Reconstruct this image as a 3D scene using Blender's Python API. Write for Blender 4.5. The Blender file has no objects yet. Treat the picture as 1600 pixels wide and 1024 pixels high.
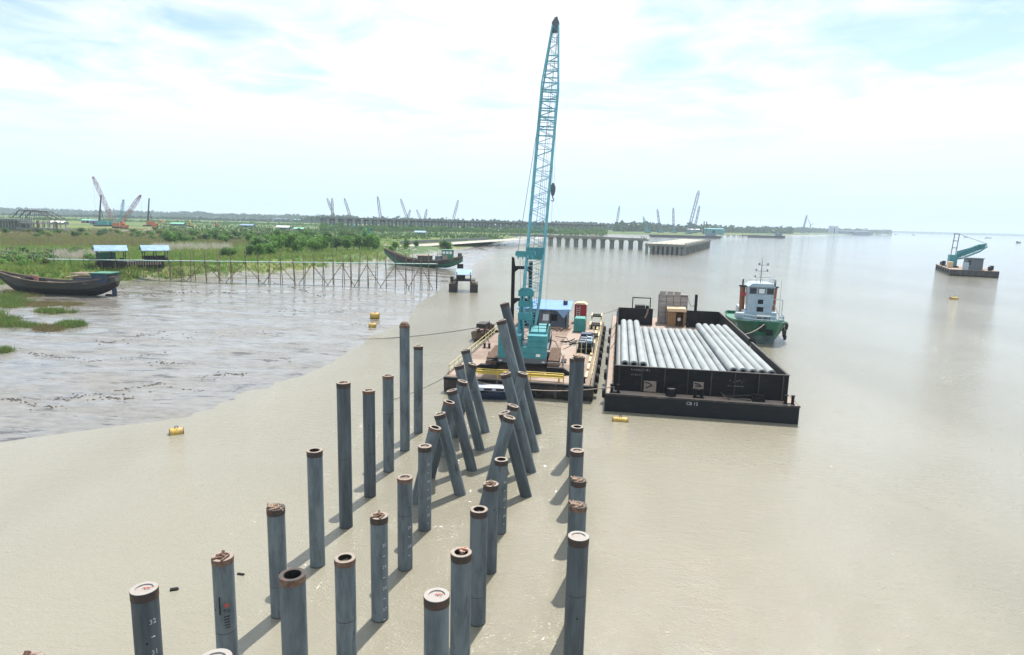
import bpy, math, random
from mathutils import Vector, Matrix, noise
rnd = random.Random(7)
scn = bpy.context.scene
col = scn.collection
# ------------------------------------------------------------------ camera
FPX, CAM_H = 1000.0, 17.5
HAZE = 0.00016
PITCH, ROLL = math.atan(165/1000), math.radians(1.4)
Fv = Vector((0, math.cos(PITCH), -math.sin(PITCH)))
U0 = Vector((0, math.sin(PITCH), math.cos(PITCH))); R0 = Vector((1, 0, 0))
Rv = R0*math.cos(ROLL) + U0*math.sin(ROLL)
Uv = -R0*math.sin(ROLL) + U0*math.cos(ROLL)
cam = bpy.data.cameras.new('camera'); cam_o = bpy.data.objects.new('camera', cam); col.objects.link(cam_o)
M = Matrix((Rv, Uv, -Fv)).transposed().to_4x4(); M.translation = (0, 0, CAM_H)
cam_o.matrix_world = M
cam.sensor_fit = 'HORIZONTAL'; cam.sensor_width = 36; cam.lens = 36*FPX/1600
cam.clip_start = 0.3; cam.clip_end = 40000
scn.camera = cam_o
# ------------------------------------------------------------------ world, sun, exposure
SUN_AZ, SUN_EL = math.radians(20), math.radians(62)
world = bpy.data.worlds.new('World'); scn.world = world; world.use_nodes = True
nt = world.node_tree; nt.nodes.clear()
N = nt.nodes.new; Lk = nt.links.new
wo = N('ShaderNodeOutputWorld'); bg = N('ShaderNodeBackground'); bg.inputs[1].default_value = 0.10
sky = N('ShaderNodeTexSky'); sky.sky_type = 'NISHITA'; sky.sun_disc = False
sky.sun_elevation = SUN_EL; sky.sun_rotation = SUN_AZ; sky.air_density = 1.0; sky.dust_density = 0.4; sky.ozone_density = 2.0
tc = N('ShaderNodeTexCoord'); sp = N('ShaderNodeSeparateXYZ'); Lk(tc.outputs['Generated'], sp.inputs[0])
zz = N('ShaderNodeMath'); zz.operation = 'MAXIMUM'; zz.inputs[1].default_value = 0.0; Lk(sp.outputs[2], zz.inputs[0])
za = N('ShaderNodeMath'); za.operation = 'ADD'; za.inputs[1].default_value = 0.09; Lk(zz.outputs[0], za.inputs[0])
dv = []
for i in (0, 1):
    d = N('ShaderNodeMath'); d.operation = 'DIVIDE'; Lk(sp.outputs[i], d.inputs[0]); Lk(za.outputs[0], d.inputs[1]); dv.append(d)
cb = N('ShaderNodeCombineXYZ'); Lk(dv[0].outputs[0], cb.inputs[0]); Lk(dv[1].outputs[0], cb.inputs[1])
def wnoise(scale, detail, rough, dist):
    n = N('ShaderNodeTexNoise'); n.inputs['Scale'].default_value = scale; n.inputs['Detail'].default_value = detail
    n.inputs['Roughness'].default_value = rough; n.inputs['Distortion'].default_value = dist; Lk(cb.outputs[0], n.inputs['Vector']); return n
n1 = wnoise(0.62, 3, 0.55, 0.4); n2 = wnoise(2.6, 9, 0.62, 0.6)
mxn = N('ShaderNodeMix'); mxn.inputs[0].default_value = 0.36; Lk(n1.outputs[0], mxn.inputs[2]); Lk(n2.outputs[0], mxn.inputs[3])
rp = N('ShaderNodeValToRGB'); rp.color_ramp.elements[0].position = 0.39; rp.color_ramp.elements[1].position = 0.515
rp.color_ramp.elements[0].color = (0, 0, 0, 1); rp.color_ramp.elements[1].color = (1, 1, 1, 1)
Lk(mxn.outputs[0], rp.inputs[0])
# thin veil everywhere, denser cloud by noise
fm = N('ShaderNodeMath'); fm.operation = 'MULTIPLY_ADD'; fm.inputs[1].default_value = 0.80; fm.inputs[2].default_value = 0.14
Lk(rp.outputs[0], fm.inputs[0])
cl = N('ShaderNodeRGB'); cl.outputs[0].default_value = (5.9, 6.35, 6.7, 1)
mc = N('ShaderNodeMix'); mc.data_type = 'RGBA'; hz = N('ShaderNodeMapRange'); hz.interpolation_type = 'SMOOTHSTEP'; hz.inputs[1].default_value = 0.0; hz.inputs[2].default_value = 0.19; Lk(zz.outputs[0], hz.inputs[0])
Lk(fm.outputs[0], mc.inputs[0]); Lk(sky.outputs[0], mc.inputs[6]); Lk(cl.outputs[0], mc.inputs[7])
hc = N('ShaderNodeMix'); hc.data_type = 'RGBA'; hc.inputs[6].default_value = (4.1, 5.2, 6.3, 1); Lk(hz.outputs[0], hc.inputs[0]); Lk(mc.outputs[2], hc.inputs[7])
Lk(hc.outputs[2], bg.inputs[0]); Lk(bg.outputs[0], wo.inputs[0])
S = Vector((math.sin(SUN_AZ)*math.cos(SUN_EL), math.cos(SUN_AZ)*math.cos(SUN_EL), math.sin(SUN_EL)))
sl = bpy.data.lights.new('sun', 'SUN'); sl.energy = 4.0; sl.angle = math.radians(0.53); sl.color = (1, 0.95, 0.87)
so = bpy.data.objects.new('sun', sl); col.objects.link(so); so.rotation_euler = S.to_track_quat('Z', 'Y').to_euler(); so.location = (20, 60, 90)
vs = scn.view_settings; vs.view_transform = 'Standard'; vs.look = 'None'; vs.gamma = 1; vs.exposure = 0.92; vs.use_curve_mapping = False
scn.cycles.max_bounces = 6; scn.cycles.volume_bounces = 0; scn.cycles.use_denoising = True
scn.cycles.sample_clamp_indirect = 6
# ------------------------------------------------------------------ pixel helpers (1600 x 1024 photo pixels)
def ray(x, y): return Fv*FPX + Rv*(x-800) + Uv*(512-y)
def G(x, y, z=0.0):
    d = ray(x, y); t = (z-CAM_H)/d.z; return Vector((d.x*t, d.y*t, z))
def Zat(x, y, Y):
    d = ray(x, y); t = Y/d.y; return Vector((d.x*t, Y, CAM_H+d.z*t))
def lerp(a, b, t): return a+(b-a)*t
def table(tab, v):
    if v <= tab[0][0]: return tab[0][1]
    for (a, b), (c, d) in zip(tab, tab[1:]):
        if v <= c: return lerp(b, d, (v-a)/(c-a))
    return tab[-1][1]
def sstep(a, b, v):
    t = min(1, max(0, (v-a)/(b-a))); return t*t*(3-2*t)
# ------------------------------------------------------------------ terrain function
WL = [(-60, -190), (20, -75), (40, -48), (46.7, -39), (54, -28), (63, -24.6), (73.5, -22.5), (87.5, -21.3), (119, -19.4), (185, -18.9), (330, -14), (450, -3), (655, 17), (850, 75), (950, 150), (1050, 310), (1500, 645), (2500, 1330), (4800, 2830), (12000, 7400)]
MW = [(30, 75), (80, 75), (100, 80), (130, 80), (153, 65), (165, 50), (211, 35), (254, 25), (349, 15), (448, 9), (655, 8), (1000, 12), (5000, 40)]
LAND = 4.5
def fbm(x, y, s, o=3): return noise.fractal(Vector((x*s, y*s, 3.7)), 1.0, 2.0, o)
def terr(x, y):
    d = table(WL, y)-x; w = table(MW, y)
    if abs(d) < 40: d += (2.2*fbm(x, y, 0.06)+0.7*fbm(x, y, 0.4))*min(1, w/40)
    if d < 0: return max(-1.2, d*0.08), 0.0
    e = d - w + 5.0*fbm(x, y, 0.05)*min(1, w/40)
    zm = 1.9*min(1, d/w)
    rel = min(1, d/6)*min(1, w/30)
    n = noise.ridged_multi_fractal(Vector((x*0.07, y*0.16, 0)), 1.0, 2.1, 4, 1.0, 2.0)
    zm += rel*(0.10*fbm(x, y, 0.2, 4) - 0.13*max(0, n-1.15))
    b = sstep(0, 11, e)
    return lerp(zm, LAND, b), sstep(0.5, 5, e + 3*fbm(x+50, y, 0.21))
def hit(px, py):
    d = ray(px, py).normalized(); o = Vector((0, 0, CAM_H)); t = 20.0
    while t < 9000:
        p = o+d*t
        if p.z < 5 and p.z <= max(0, terr(p.x, p.y)[0]): break
        t += max(0.05, 0.004*t)
    p.z = max(0, terr(p.x, p.y)[0]); return p
# ------------------------------------------------------------------ materials
MATS = {}
def mat(name, c, rough=0.7, metal=0.0, c2=None, scale=3.0, stretch=(1, 1, 1), bump=0.0, detail=6, lo=0.4, hi=0.65, spec=0.5, jitter=0.0, c3=None, s3=12.0, lo3=0.6, hi3=0.7):
    m = bpy.data.materials.new(name); m.use_nodes = True; t = m.node_tree; b = t.nodes['Principled BSDF']
    b.inputs['Base Color'].default_value = (*c, 1); b.inputs['Roughness'].default_value = rough; b.inputs['Metallic'].default_value = metal
    b.inputs['Specular IOR Level'].default_value = spec
    MATS[name] = m
    if c2 is None: return m
    co = t.nodes.new('ShaderNodeTexCoord'); mp = t.nodes.new('ShaderNodeMapping'); mp.inputs['Scale'].default_value = stretch
    oi = t.nodes.new('ShaderNodeObjectInfo'); ad = t.nodes.new('ShaderNodeVectorMath'); ad.operation = 'MULTIPLY_ADD'
    ad.inputs[1].default_value = (31, 17, 23)
    t.links.new(oi.outputs['Random'], ad.inputs[0]); t.links.new(co.outputs['Object'], ad.inputs[2]); t.links.new(ad.outputs[0], mp.inputs[0])
    def layer(prev, cc, sc, l, h):
        n = t.nodes.new('ShaderNodeTexNoise'); n.inputs['Scale'].default_value = sc; n.inputs['Detail'].default_value = detail; n.inputs['Roughness'].default_value = 0.62
        t.links.new(mp.outputs[0], n.inputs['Vector'])
        r = t.nodes.new('ShaderNodeMapRange'); r.inputs[1].default_value = l; r.inputs[2].default_value = h; t.links.new(n.outputs[0], r.inputs[0])
        x = t.nodes.new('ShaderNodeMix'); x.data_type = 'RGBA'; t.links.new(r.outputs[0], x.inputs[0])
        if prev is None: x.inputs[6].default_value = (*c, 1)
        else: t.links.new(prev, x.inputs[6])
        x.inputs[7].default_value = (*cc, 1); return x.outputs[2], n
    o, n = layer(None, c2, scale, lo, hi)
    if c3: o, _ = layer(o, c3, s3, lo3, hi3)
    if jitter:
        hs = t.nodes.new('ShaderNodeHueSaturation'); mr = t.nodes.new('ShaderNodeMapRange'); mr.inputs[3].default_value = 1-jitter; mr.inputs[4].default_value = 1+jitter
        t.links.new(oi.outputs['Random'], mr.inputs[0]); t.links.new(mr.outputs[0], hs.inputs['Value']); t.links.new(o, hs.inputs['Color']); o = hs.outputs[0]
    t.links.new(o, b.inputs['Base Color'])
    if bump:
        bp = t.nodes.new('ShaderNodeBump'); bp.inputs['Strength'].default_value = bump; bp.inputs['Distance'].default_value = 0.05
        t.links.new(n.outputs[0], bp.inputs['Height']); t.links.new(bp.outputs[0], b.inputs['Normal'])
    return m
mat('concrete', (0.135, 0.165, 0.18), 0.75, c2=(0.07, 0.092, 0.105), scale=1.3, stretch=(1.6, 1.6, 0.35), bump=0.15, jitter=0.2, c3=(0.05, 0.058, 0.066), s3=2.2, lo3=0.54, hi3=0.75)
mat('concrete_dark', (0.085, 0.107, 0.12), 0.7, c2=(0.04, 0.052, 0.062), scale=1.3, stretch=(2.2, 2.2, 0.25), bump=0.15, jitter=0.1)
mat('pipe_concrete', (0.26, 0.288, 0.295), 0.7, c2=(0.20, 0.225, 0.235), scale=1.2, stretch=(1, 0.3, 1), jitter=0.06, c3=(0.20, 0.225, 0.235), s3=3, lo3=0.6, hi3=0.8)
mat('end_steel', (0.035, 0.028, 0.025), 0.6, c2=(0.10, 0.045, 0.025), scale=4, lo=0.5, hi=0.75)
mat('white_rim', (0.27, 0.255, 0.24), 0.7, c2=(0.25, 0.17, 0.13), scale=5, lo=0.5, hi=0.75)
mat('end_rim', (0.24, 0.20, 0.17), 0.7, c2=(0.12, 0.07, 0.045), scale=5, lo=0.5, hi=0.72)
mat('end_rust', (0.10, 0.052, 0.032), 0.85, c2=(0.19, 0.125, 0.09), scale=5)
mat('plug', (0.26, 0.215, 0.17), 0.9, c2=(0.12, 0.09, 0.065), scale=4)
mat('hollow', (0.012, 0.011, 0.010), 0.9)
mat('brick', (0.30, 0.15, 0.10), 0.9, c2=(0.36, 0.24, 0.18), scale=6)
mat('wood_scrap', (0.26, 0.18, 0.13), 0.85, c2=(0.13, 0.085, 0.06), scale=5, stretch=(1, 1, 6))
mat('white_paint', (0.78, 0.78, 0.76), 0.6)
mat('chalk', (0.45, 0.47, 0.50), 0.8)
mat('red_paint', (0.45, 0.06, 0.05), 0.6)
mat('black_paint', (0.012, 0.012, 0.014), 0.6)
mat('black_steel', (0.007, 0.008, 0.011), 0.6, spec=0.25, c2=(0.025, 0.02, 0.018), scale=1.2, lo=0.5, hi=0.8, bump=0.1)
mat('hull_black', (0.010, 0.013, 0.017), 0.6, spec=0.25, c2=(0.022, 0.022, 0.024), scale=0.9, stretch=(1, 1, 3), lo=0.45, hi=0.8, c3=(0.06, 0.045, 0.035), s3=2.5, lo3=0.66, hi3=0.8)
mat('hull_weathered', (0.035, 0.032, 0.03), 0.75, c2=(0.12, 0.10, 0.085), scale=1.1, stretch=(1, 1, 0.4), lo=0.5, hi=0.75)
mat('deck_rust', (0.165, 0.11, 0.08), 0.85, c2=(0.25, 0.195, 0.16), scale=0.35, lo=0.35, hi=0.7, c3=(0.17, 0.11, 0.085), s3=1.1, lo3=0.56, hi3=0.72)
mat('deck_pale', (0.27, 0.23, 0.195), 0.85, c2=(0.30, 0.20, 0.15), scale=0.6, c3=(0.2, 0.16, 0.14), s3=2, lo3=0.62, hi3=0.75)
mat('yellow', (0.55, 0.41, 0.05), 0.55, c2=(0.40, 0.28, 0.06), scale=3, c3=(0.16, 0.08, 0.04), s3=5, lo3=0.62, hi3=0.7)
mat('pale_yellow', (0.58, 0.52, 0.25), 0.6, c2=(0.45, 0.38, 0.2), scale=3, c3=(0.2, 0.11, 0.06), s3=4, lo3=0.6, hi3=0.7)
mat('buoy', (0.50, 0.34, 0.06), 0.6, c2=(0.30, 0.19, 0.05), scale=2.0, c3=(0.10, 0.06, 0.03), s3=4, lo3=0.6, hi3=0.7)
mat('teal', (0.035, 0.21, 0.24), 0.5, c2=(0.05, 0.26, 0.29), scale=1.5, c3=(0.03, 0.16, 0.19), s3=2.5, lo3=0.6, hi3=0.75)
mat('boom_teal', (0.16, 0.42, 0.48), 0.5, c2=(0.10, 0.33, 0.40), scale=1.0)
mat('grey_paint', (0.10, 0.12, 0.14), 0.6)
mat('blue_roof', (0.09, 0.22, 0.44), 0.55, c2=(0.13, 0.27, 0.48), scale=0.8)
mat('light_blue_roof', (0.19, 0.30, 0.40), 0.6, c2=(0.12, 0.22, 0.33), scale=0.8)
mat('house_wall', (0.10, 0.12, 0.15), 0.7, c2=(0.30, 0.32, 0.34), scale=0.8, lo=0.5, hi=0.7)
mat('dark_opening', (0.01, 0.01, 0.012), 0.8)
mat('red_cabin', (0.34, 0.02, 0.03), 0.5, c2=(0.24, 0.02, 0.03), scale=2)
mat('green_box', (0.03, 0.20, 0.17), 0.5, c2=(0.04, 0.26, 0.22), scale=2)
mat('engine_blue', (0.02, 0.05, 0.11), 0.5, c2=(0.012, 0.014, 0.02), scale=2.5)
mat('steel_blue', (0.20, 0.33, 0.50), 0.4)
mat('rubber', (0.014, 0.014, 0.014), 0.85)
mat('tug_green', (0.018, 0.125, 0.075), 0.5, c2=(0.03, 0.165, 0.105), scale=0.6, c3=(0.16, 0.10, 0.06), s3=1.5, lo3=0.68, hi3=0.8)
mat('tug_grey', (0.15, 0.22, 0.22), 0.6, c2=(0.08, 0.11, 0.11), scale=0.8)
mat('tug_white', (0.40, 0.49, 0.56), 0.45, c2=(0.32, 0.40, 0.47), scale=1)
mat('orange_rust', (0.26, 0.095, 0.03), 0.6, c2=(0.30, 0.09, 0.03), scale=2)
mat('louver', (0.50, 0.46, 0.42), 0.7, c2=(0.40, 0.365, 0.33), scale=1.5)
mat('louver_frame', (0.13, 0.125, 0.125), 0.7)
mat('cabin_wood', (0.27, 0.16, 0.075), 0.75, c2=(0.18, 0.10, 0.045), scale=2, stretch=(6, 6, 1))
mat('cabin_roof', (0.58, 0.42, 0.26), 0.7)
mat('glass', (0.02, 0.025, 0.03), 0.08)
mat('window_white', (0.75, 0.78, 0.80), 0.3)
mat('boat_hull', (0.055, 0.060, 0.055), 0.75, c2=(0.095, 0.085, 0.07), scale=0.9, stretch=(0.25, 0.25, 3))
mat('boat_tar', (0.018, 0.016, 0.016), 0.7, c2=(0.035, 0.028, 0.025), scale=1)
mat('boat_wood', (0.20, 0.15, 0.11), 0.85, c2=(0.11, 0.08, 0.06), scale=1.2, stretch=(0.4, 0.4, 3))
mat('boat_green', (0.03, 0.15, 0.09), 0.6, c2=(0.05, 0.20, 0.13), scale=1)
mat('bamboo', (0.20, 0.155, 0.10), 0.8, c2=(0.10, 0.075, 0.05), scale=1.5, jitter=0.25)
mat('walkway_teal', (0.20, 0.33, 0.31), 0.7, c2=(0.28, 0.34, 0.30), scale=0.4)
mat('silver', (0.34, 0.36, 0.40), 0.35, metal=0.4)
mat('jetty_concrete', (0.21, 0.215, 0.195), 0.8, c2=(0.15, 0.155, 0.145), scale=0.2)
mat('jetty_top', (0.34, 0.335, 0.27), 0.85, c2=(0.26, 0.26, 0.22), scale=0.1)
mat('trestle', (0.16, 0.18, 0.18), 0.8, c2=(0.22, 0.23, 0.22), scale=0.1)
mat('roof_white', (0.75, 0.75, 0.75), 0.5)
mat('far_blue', (0.12, 0.17, 0.24), 0.6)
mat('far_green_roof', (0.16, 0.40, 0.28), 0.6)
mat('crane_red', (0.26, 0.13, 0.12), 0.6)
mat('crane_orange', (0.45, 0.14, 0.03), 0.6)
mat('crane_white', (0.16, 0.17, 0.19), 0.6)
mat('crane_teal_far', (0.05, 0.26, 0.28), 0.6)
mat('sheet_steel', (0.06, 0.055, 0.06), 0.8)
mat('bark', (0.10, 0.075, 0.05), 0.9)
mat('dark_mud', (0.05, 0.042, 0.036), 0.75, c2=(0.09, 0.075, 0.06), scale=2)
def leafmat(name, c, c2, tr=0.25):
    m = mat(name, c, 0.6, c2=c2, scale=0.9, lo=0.35, hi=0.65, jitter=0.22); b = m.node_tree.nodes['Principled BSDF']
    b.inputs['Transmission Weight'].default_value = 0
    t = m.node_tree; tl = t.nodes.new('ShaderNodeBsdfTranslucent'); ms = t.nodes.new('ShaderNodeMixShader'); ms.inputs[0].default_value = tr
    src = b.inputs['Base Color'].links[0].from_socket; t.links.new(src, tl.inputs[0])
    t.links.new(b.outputs[0], ms.inputs[1]); t.links.new(tl.outputs[0], ms.inputs[2]); t.links.new(ms.outputs[0], t.nodes['Material Output'].inputs[0])
leafmat('leaf', (0.085, 0.20, 0.028), (0.125, 0.26, 0.045), 0.5)
leafmat('leaf_dark', (0.055, 0.125, 0.03), (0.085, 0.17, 0.045), 0.45)
leafmat('reed', (0.13, 0.205, 0.04), (0.21, 0.23, 0.07), 0.5)
leafmat('reed_brown', (0.23, 0.18, 0.095), (0.17, 0.17, 0.07), 0.45)
leafmat('reed_flower', (0.62, 0.58, 0.50), (0.5, 0.46, 0.38), 0.3)
leafmat('leaf_far', (0.045, 0.095, 0.04), (0.07, 0.12, 0.05), 0.15)
# water
def water_mat():
    m = bpy.data.materials.new('muddy_water'); m.use_nodes = True; t = m.node_tree; b = t.nodes['Principled BSDF']
    b.inputs['IOR'].default_value = 1.42; b.inputs['Roughness'].default_value = 0.05
    g = t.nodes.new('ShaderNodeNewGeometry')
    def nz(sx, sy, sc, det, rot=0.35):
        mp = t.nodes.new('ShaderNodeMapping'); mp.inputs['Scale'].default_value = (sx, sy, 1); mp.inputs['Rotation'].default_value = (0, 0, rot)
        t.links.new(g.outputs['Position'], mp.inputs[0]); n = t.nodes.new('ShaderNodeTexNoise'); n.inputs['Scale'].default_value = sc; n.inputs['Detail'].default_value = det
        n.inputs['Roughness'].default_value = 0.55; n.inputs['Distortion'].default_value = 0.5; t.links.new(mp.outputs[0], n.inputs[0]); return n
    big = nz(1, 0.3, 0.035, 5, 0.12)
    mx = t.nodes.new('ShaderNodeMix'); mx.data_type = 'RGBA'; mx.inputs[6].default_value = (0.200, 0.186, 0.140, 1); mx.inputs[7].default_value = (0.240, 0.226, 0.178, 1)
    bm_ = t.nodes.new('ShaderNodeMapRange'); bm_.inputs[1].default_value = 0.33; bm_.inputs[2].default_value = 0.67; bm_.interpolation_type = 'SMOOTHSTEP'; t.links.new(big.outputs[0], bm_.inputs[0]); t.links.new(bm_.outputs[0], mx.inputs[0]); t.links.new(mx.outputs[2], b.inputs['Base Color'])
    a = nz(1, 1.9, 1.1, 4); c = nz(1, 1.5, 6.5, 3, 0.6)
    gust = nz(1, 1.4, 0.05, 3, 0.2)
    s1 = t.nodes.new('ShaderNodeMath'); s1.operation = 'MULTIPLY_ADD'; s1.inputs[1].default_value = 0.8; t.links.new(c.outputs[0], s1.inputs[0]); t.links.new(a.outputs[0], s1.inputs[2])
    gr = t.nodes.new('ShaderNodeMapRange'); gr.inputs[1].default_value = 0.25; gr.inputs[2].default_value = 0.75; gr.inputs[3].default_value = 0.6; gr.interpolation_type = 'SMOOTHSTEP'; gr.inputs[4].default_value = 1.0
    t.links.new(gust.outputs[0], gr.inputs[0])
    bp = t.nodes.new('ShaderNodeBump'); bp.inputs['Distance'].default_value = 0.085
    t.links.new(gr.outputs[0], bp.inputs['Strength']); t.links.new(s1.outputs[0], bp.inputs['Height']); t.links.new(bp.outputs[0], b.inputs['Normal'])
    MATS['water'] = m
water_mat()
def terrain_mat():
    m = bpy.data.materials.new('bank_ground'); m.use_nodes = True; t = m.node_tree; b = t.nodes['Principled BSDF']
    g = t.nodes.new('ShaderNodeNewGeometry'); at = t.nodes.new('ShaderNodeAttribute'); at.attribute_name = 'veg'
    def nz(sc, det, sx=1, sy=1, rough=0.6):
        mp = t.nodes.new('ShaderNodeMapping'); mp.inputs['Scale'].default_value = (sx, sy, 1); t.links.new(g.outputs['Position'], mp.inputs[0])
        n = t.nodes.new('ShaderNodeTexNoise'); n.inputs['Scale'].default_value = sc; n.inputs['Detail'].default_value = det; n.inputs['Roughness'].default_value = rough; t.links.new(mp.outputs[0], n.inputs[0]); return n.outputs[0]
    def mr(s, a, c, lo=0, hi=1):
        r = t.nodes.new('ShaderNodeMapRange'); r.inputs[1].default_value = a; r.inputs[2].default_value = c; r.inputs[3].default_value = lo; r.inputs[4].default_value = hi; t.links.new(s, r.inputs[0]); return r.outputs[0]
    def mix(f, a, c):
        x = t.nodes.new('ShaderNodeMix'); x.data_type = 'RGBA'; t.links.new(f, x.inputs[0])
        for i, v in ((6, a), (7, c)):
            if isinstance(v, tuple): x.inputs[i].default_value = (*v, 1)
            else: t.links.new(v, x.inputs[i])
        return x.outputs[2]
    wet = nz(0.11, 7, 0.8, 1.9, 0.65)
    mud = mix(mr(nz(0.9, 6, 0.7, 1.5), 0.4, 0.65), (0.19, 0.180, 0.162), (0.13, 0.122, 0.108))
    mud = mix(mr(nz(0.35, 9, 0.55, 1.6, 0.72), 0.555, 0.63), mud, (0.045, 0.038, 0.032))
    grass = mix(mr(nz(0.03, 5, 0.5, 1.2), 0.38, 0.6), (0.085, 0.145, 0.035), (0.17, 0.165, 0.065))
    grass = mix(mr(nz(0.35, 6), 0.5, 0.75), grass, (0.05, 0.095, 0.025))
    far = mix(mr(nz(0.004, 4, 0.5, 1.5), 0.45, 0.55), grass, (0.07, 0.12, 0.05))
    c = mix(at.outputs['Fac'], mud, far); t.links.new(c, b.inputs['Base Color'])
    rw = mr(wet, 0.46, 0.64, 0.10, 0.36)
    rr = t.nodes.new('ShaderNodeMix'); t.links.new(at.outputs['Fac'], rr.inputs[0]); t.links.new(rw, rr.inputs[2]); rr.inputs[3].default_value = 0.9; t.links.new(rr.outputs[0], b.inputs['Roughness'])
    sp = t.nodes.new('ShaderNodeMix'); t.links.new(at.outputs['Fac'], sp.inputs[0]); sp.inputs[2].default_value = 0.5; sp.inputs[3].default_value = 0.1; t.links.new(sp.outputs[0], b.inputs['Specular IOR Level'])
    bp = t.nodes.new('ShaderNodeBump'); bp.inputs['Distance'].default_value = 0.12
    bh = mr(wet, 0.42, 0.6, 0.06, 0.8); t.links.new(bh, bp.inputs['Strength']); t.links.new(nz(1.3, 8, 0.6, 1.6, 0.7), bp.inputs['Height']); t.links.new(bp.outputs[0], b.inputs['Normal'])
    MATS['terrain'] = m
terrain_mat()
# ------------------------------------------------------------------ mesh builder
class Frame:
    def __init__(s, o=(0, 0, 0), ang=0.0):
        s.o = Vector(o); s.u = Vector((math.cos(ang), math.sin(ang), 0)); s.v = Vector((-math.sin(ang), math.cos(ang), 0)); s.ang = ang
    def __call__(s, a, b, z=0.0): return s.o + s.u*a + s.v*b + Vector((0, 0, z))
    def inv(s, p):
        d = Vector(p)-s.o; return (d.dot(s.u), d.dot(s.v), d.z)
ID = Frame()
class MB:
    def __init__(s, fr=ID): s.v = []; s.f = []; s.fr = fr
    def pts(s, ps): n = len(s.v); s.v += [s.fr(*p) for p in ps]; return n
    def box(s, a0, a1, b0, b1, z0, z1):
        n = s.pts([(a0, b0, z0), (a1, b0, z0), (a1, b1, z0), (a0, b1, z0), (a0, b0, z1), (a1, b0, z1), (a1, b1, z1), (a0, b1, z1)])
        s.f += [tuple(n+i for i in q) for q in ((0, 3, 2, 1), (4, 5, 6, 7), (0, 1, 5, 4), (1, 2, 6, 5), (2, 3, 7, 6), (3, 0, 4, 7))]; return s
    def cbox(s, a, b, z, da, db, dz): return s.box(a-da/2, a+da/2, b-db/2, b+db/2, z, z+dz)
    def prism(s, poly, axis, c0, c1):
        # poly in two coords, extruded along axis ('a','b','z')
        k = len(poly)
        def mk(p, c): return {'a': (c, p[0], p[1]), 'b': (p[0], c, p[1]), 'z': (p[0], p[1], c)}[axis]
        n = s.pts([mk(p, c0) for p in poly]+[mk(p, c1) for p in poly])
        s.f.append(tuple(n+i for i in range(k))[::-1]); s.f.append(tuple(n+k+i for i in range(k)))
        for i in range(k): j = (i+1) % k; s.f.append((n+i, n+j, n+k+j, n+k+i))
        return s
    def tube(s, p0, p1, r0, r1=None, n=8, caps=True):
        r1 = r0 if r1 is None else r1
        p0 = Vector(p0); p1 = Vector(p1); d = (p1-p0).normalized(); q = d.to_track_quat('Z', 'Y'); x = q @ Vector((1, 0, 0)); y = q @ Vector((0, 1, 0))
        off = math.pi/4 if n == 4 else 0
        ring = [(math.cos(off+2*math.pi*i/n), math.sin(off+2*math.pi*i/n)) for i in range(n)]
        m = s.pts([tuple(p0+(x*c+y*e)*r0) for c, e in ring]+[tuple(p1+(x*c+y*e)*r1) for c, e in ring])
        for i in range(n): j = (i+1) % n; s.f.append((m+i, m+j, m+n+j, m+n+i))
        if caps: s.f.append(tuple(m+i for i in range(n))[::-1]); s.f.append(tuple(m+n+i for i in range(n)))
        return s
    def path(s, ps, r, n=5):
        for a, b in zip(ps, ps[1:]): s.tube(a, b, r, r, n)
        return s
    def lathe(s, prof, n=20, c=(0, 0, 0)):
        m = s.pts([(c[0]+r*math.cos(2*math.pi*i/n), c[1]+r*math.sin(2*math.pi*i/n), c[2]+z) for r, z in prof for i in range(n)])
        for k in range(len(prof)-1):
            for i in range(n): j = (i+1) % n; s.f.append((m+k*n+i, m+k*n+j, m+(k+1)*n+j, m+(k+1)*n+i))
        return s
    def grid(s, rows):
        k = len(rows[0]); m = s.pts([p for r in rows for p in r])
        for i in range(len(rows)-1):
            for j in range(k-1): a = m+i*k+j; s.f.append((a, a+1, a+k+1, a+k))
        return s
    def torus(s, c, ax, R, r, n=14, m=7):
        q = Vector(ax).to_track_quat('Z', 'Y'); c = Vector(c); P = []
        for i in range(n):
            t = 2*math.pi*i/n
            for j in range(m):
                e = 2*math.pi*j/m; P.append(tuple(c+q @ Vector(((R+r*math.cos(e))*math.cos(t), (R+r*math.cos(e))*math.sin(t), r*math.sin(e)))))
        b = s.pts(P)
        for i in range(n):
            for j in range(m): i2 = (i+1) % n; j2 = (j+1) % m; s.f.append((b+i*m+j, b+i2*m+j, b+i2*m+j2, b+i*m+j2))
        return s
    def build(s, name, m, parent=None, smooth=False, root=None, kind=None, label=None):
        off = Vector((0, 0, 0)); q = parent
        while q is not None: off += q.location; q = q.parent
        me = bpy.data.meshes.new(name)
        me.from_pydata([tuple(p-off) for p in s.v], [], s.f); me.materials.append(MATS[m] if isinstance(m, str) else m)
        if smooth:
            me.polygons.foreach_set('use_smooth', [True]*len(me.polygons))
            try: me.set_sharp_from_angle(angle=math.radians(40))
            except Exception: pass
        me.update(); o = bpy.data.objects.new(name, me); col.objects.link(o); o.parent = parent
        if kind: o['kind'] = kind
        if label: o['label'] = label
        return o
def tag(o, label, cat, group=None):
    o['label'] = label; o['category'] = cat
    if group: o['group'] = group
    return o
def thing(name, label, cat, loc, group=None):
    o = bpy.data.objects.new(name, None); col.objects.link(o); o.location = loc; o.empty_display_size = 0.3
    return tag(o, label, cat, group)
def child(name, me, parent, loc=(0, 0, 0), rot=(0, 0, 0), sc=None):
    o = bpy.data.objects.new(name, me); col.objects.link(o); o.parent = parent; o.location = loc; o.rotation_euler = rot
    if sc: o.scale = sc
    return o
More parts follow.
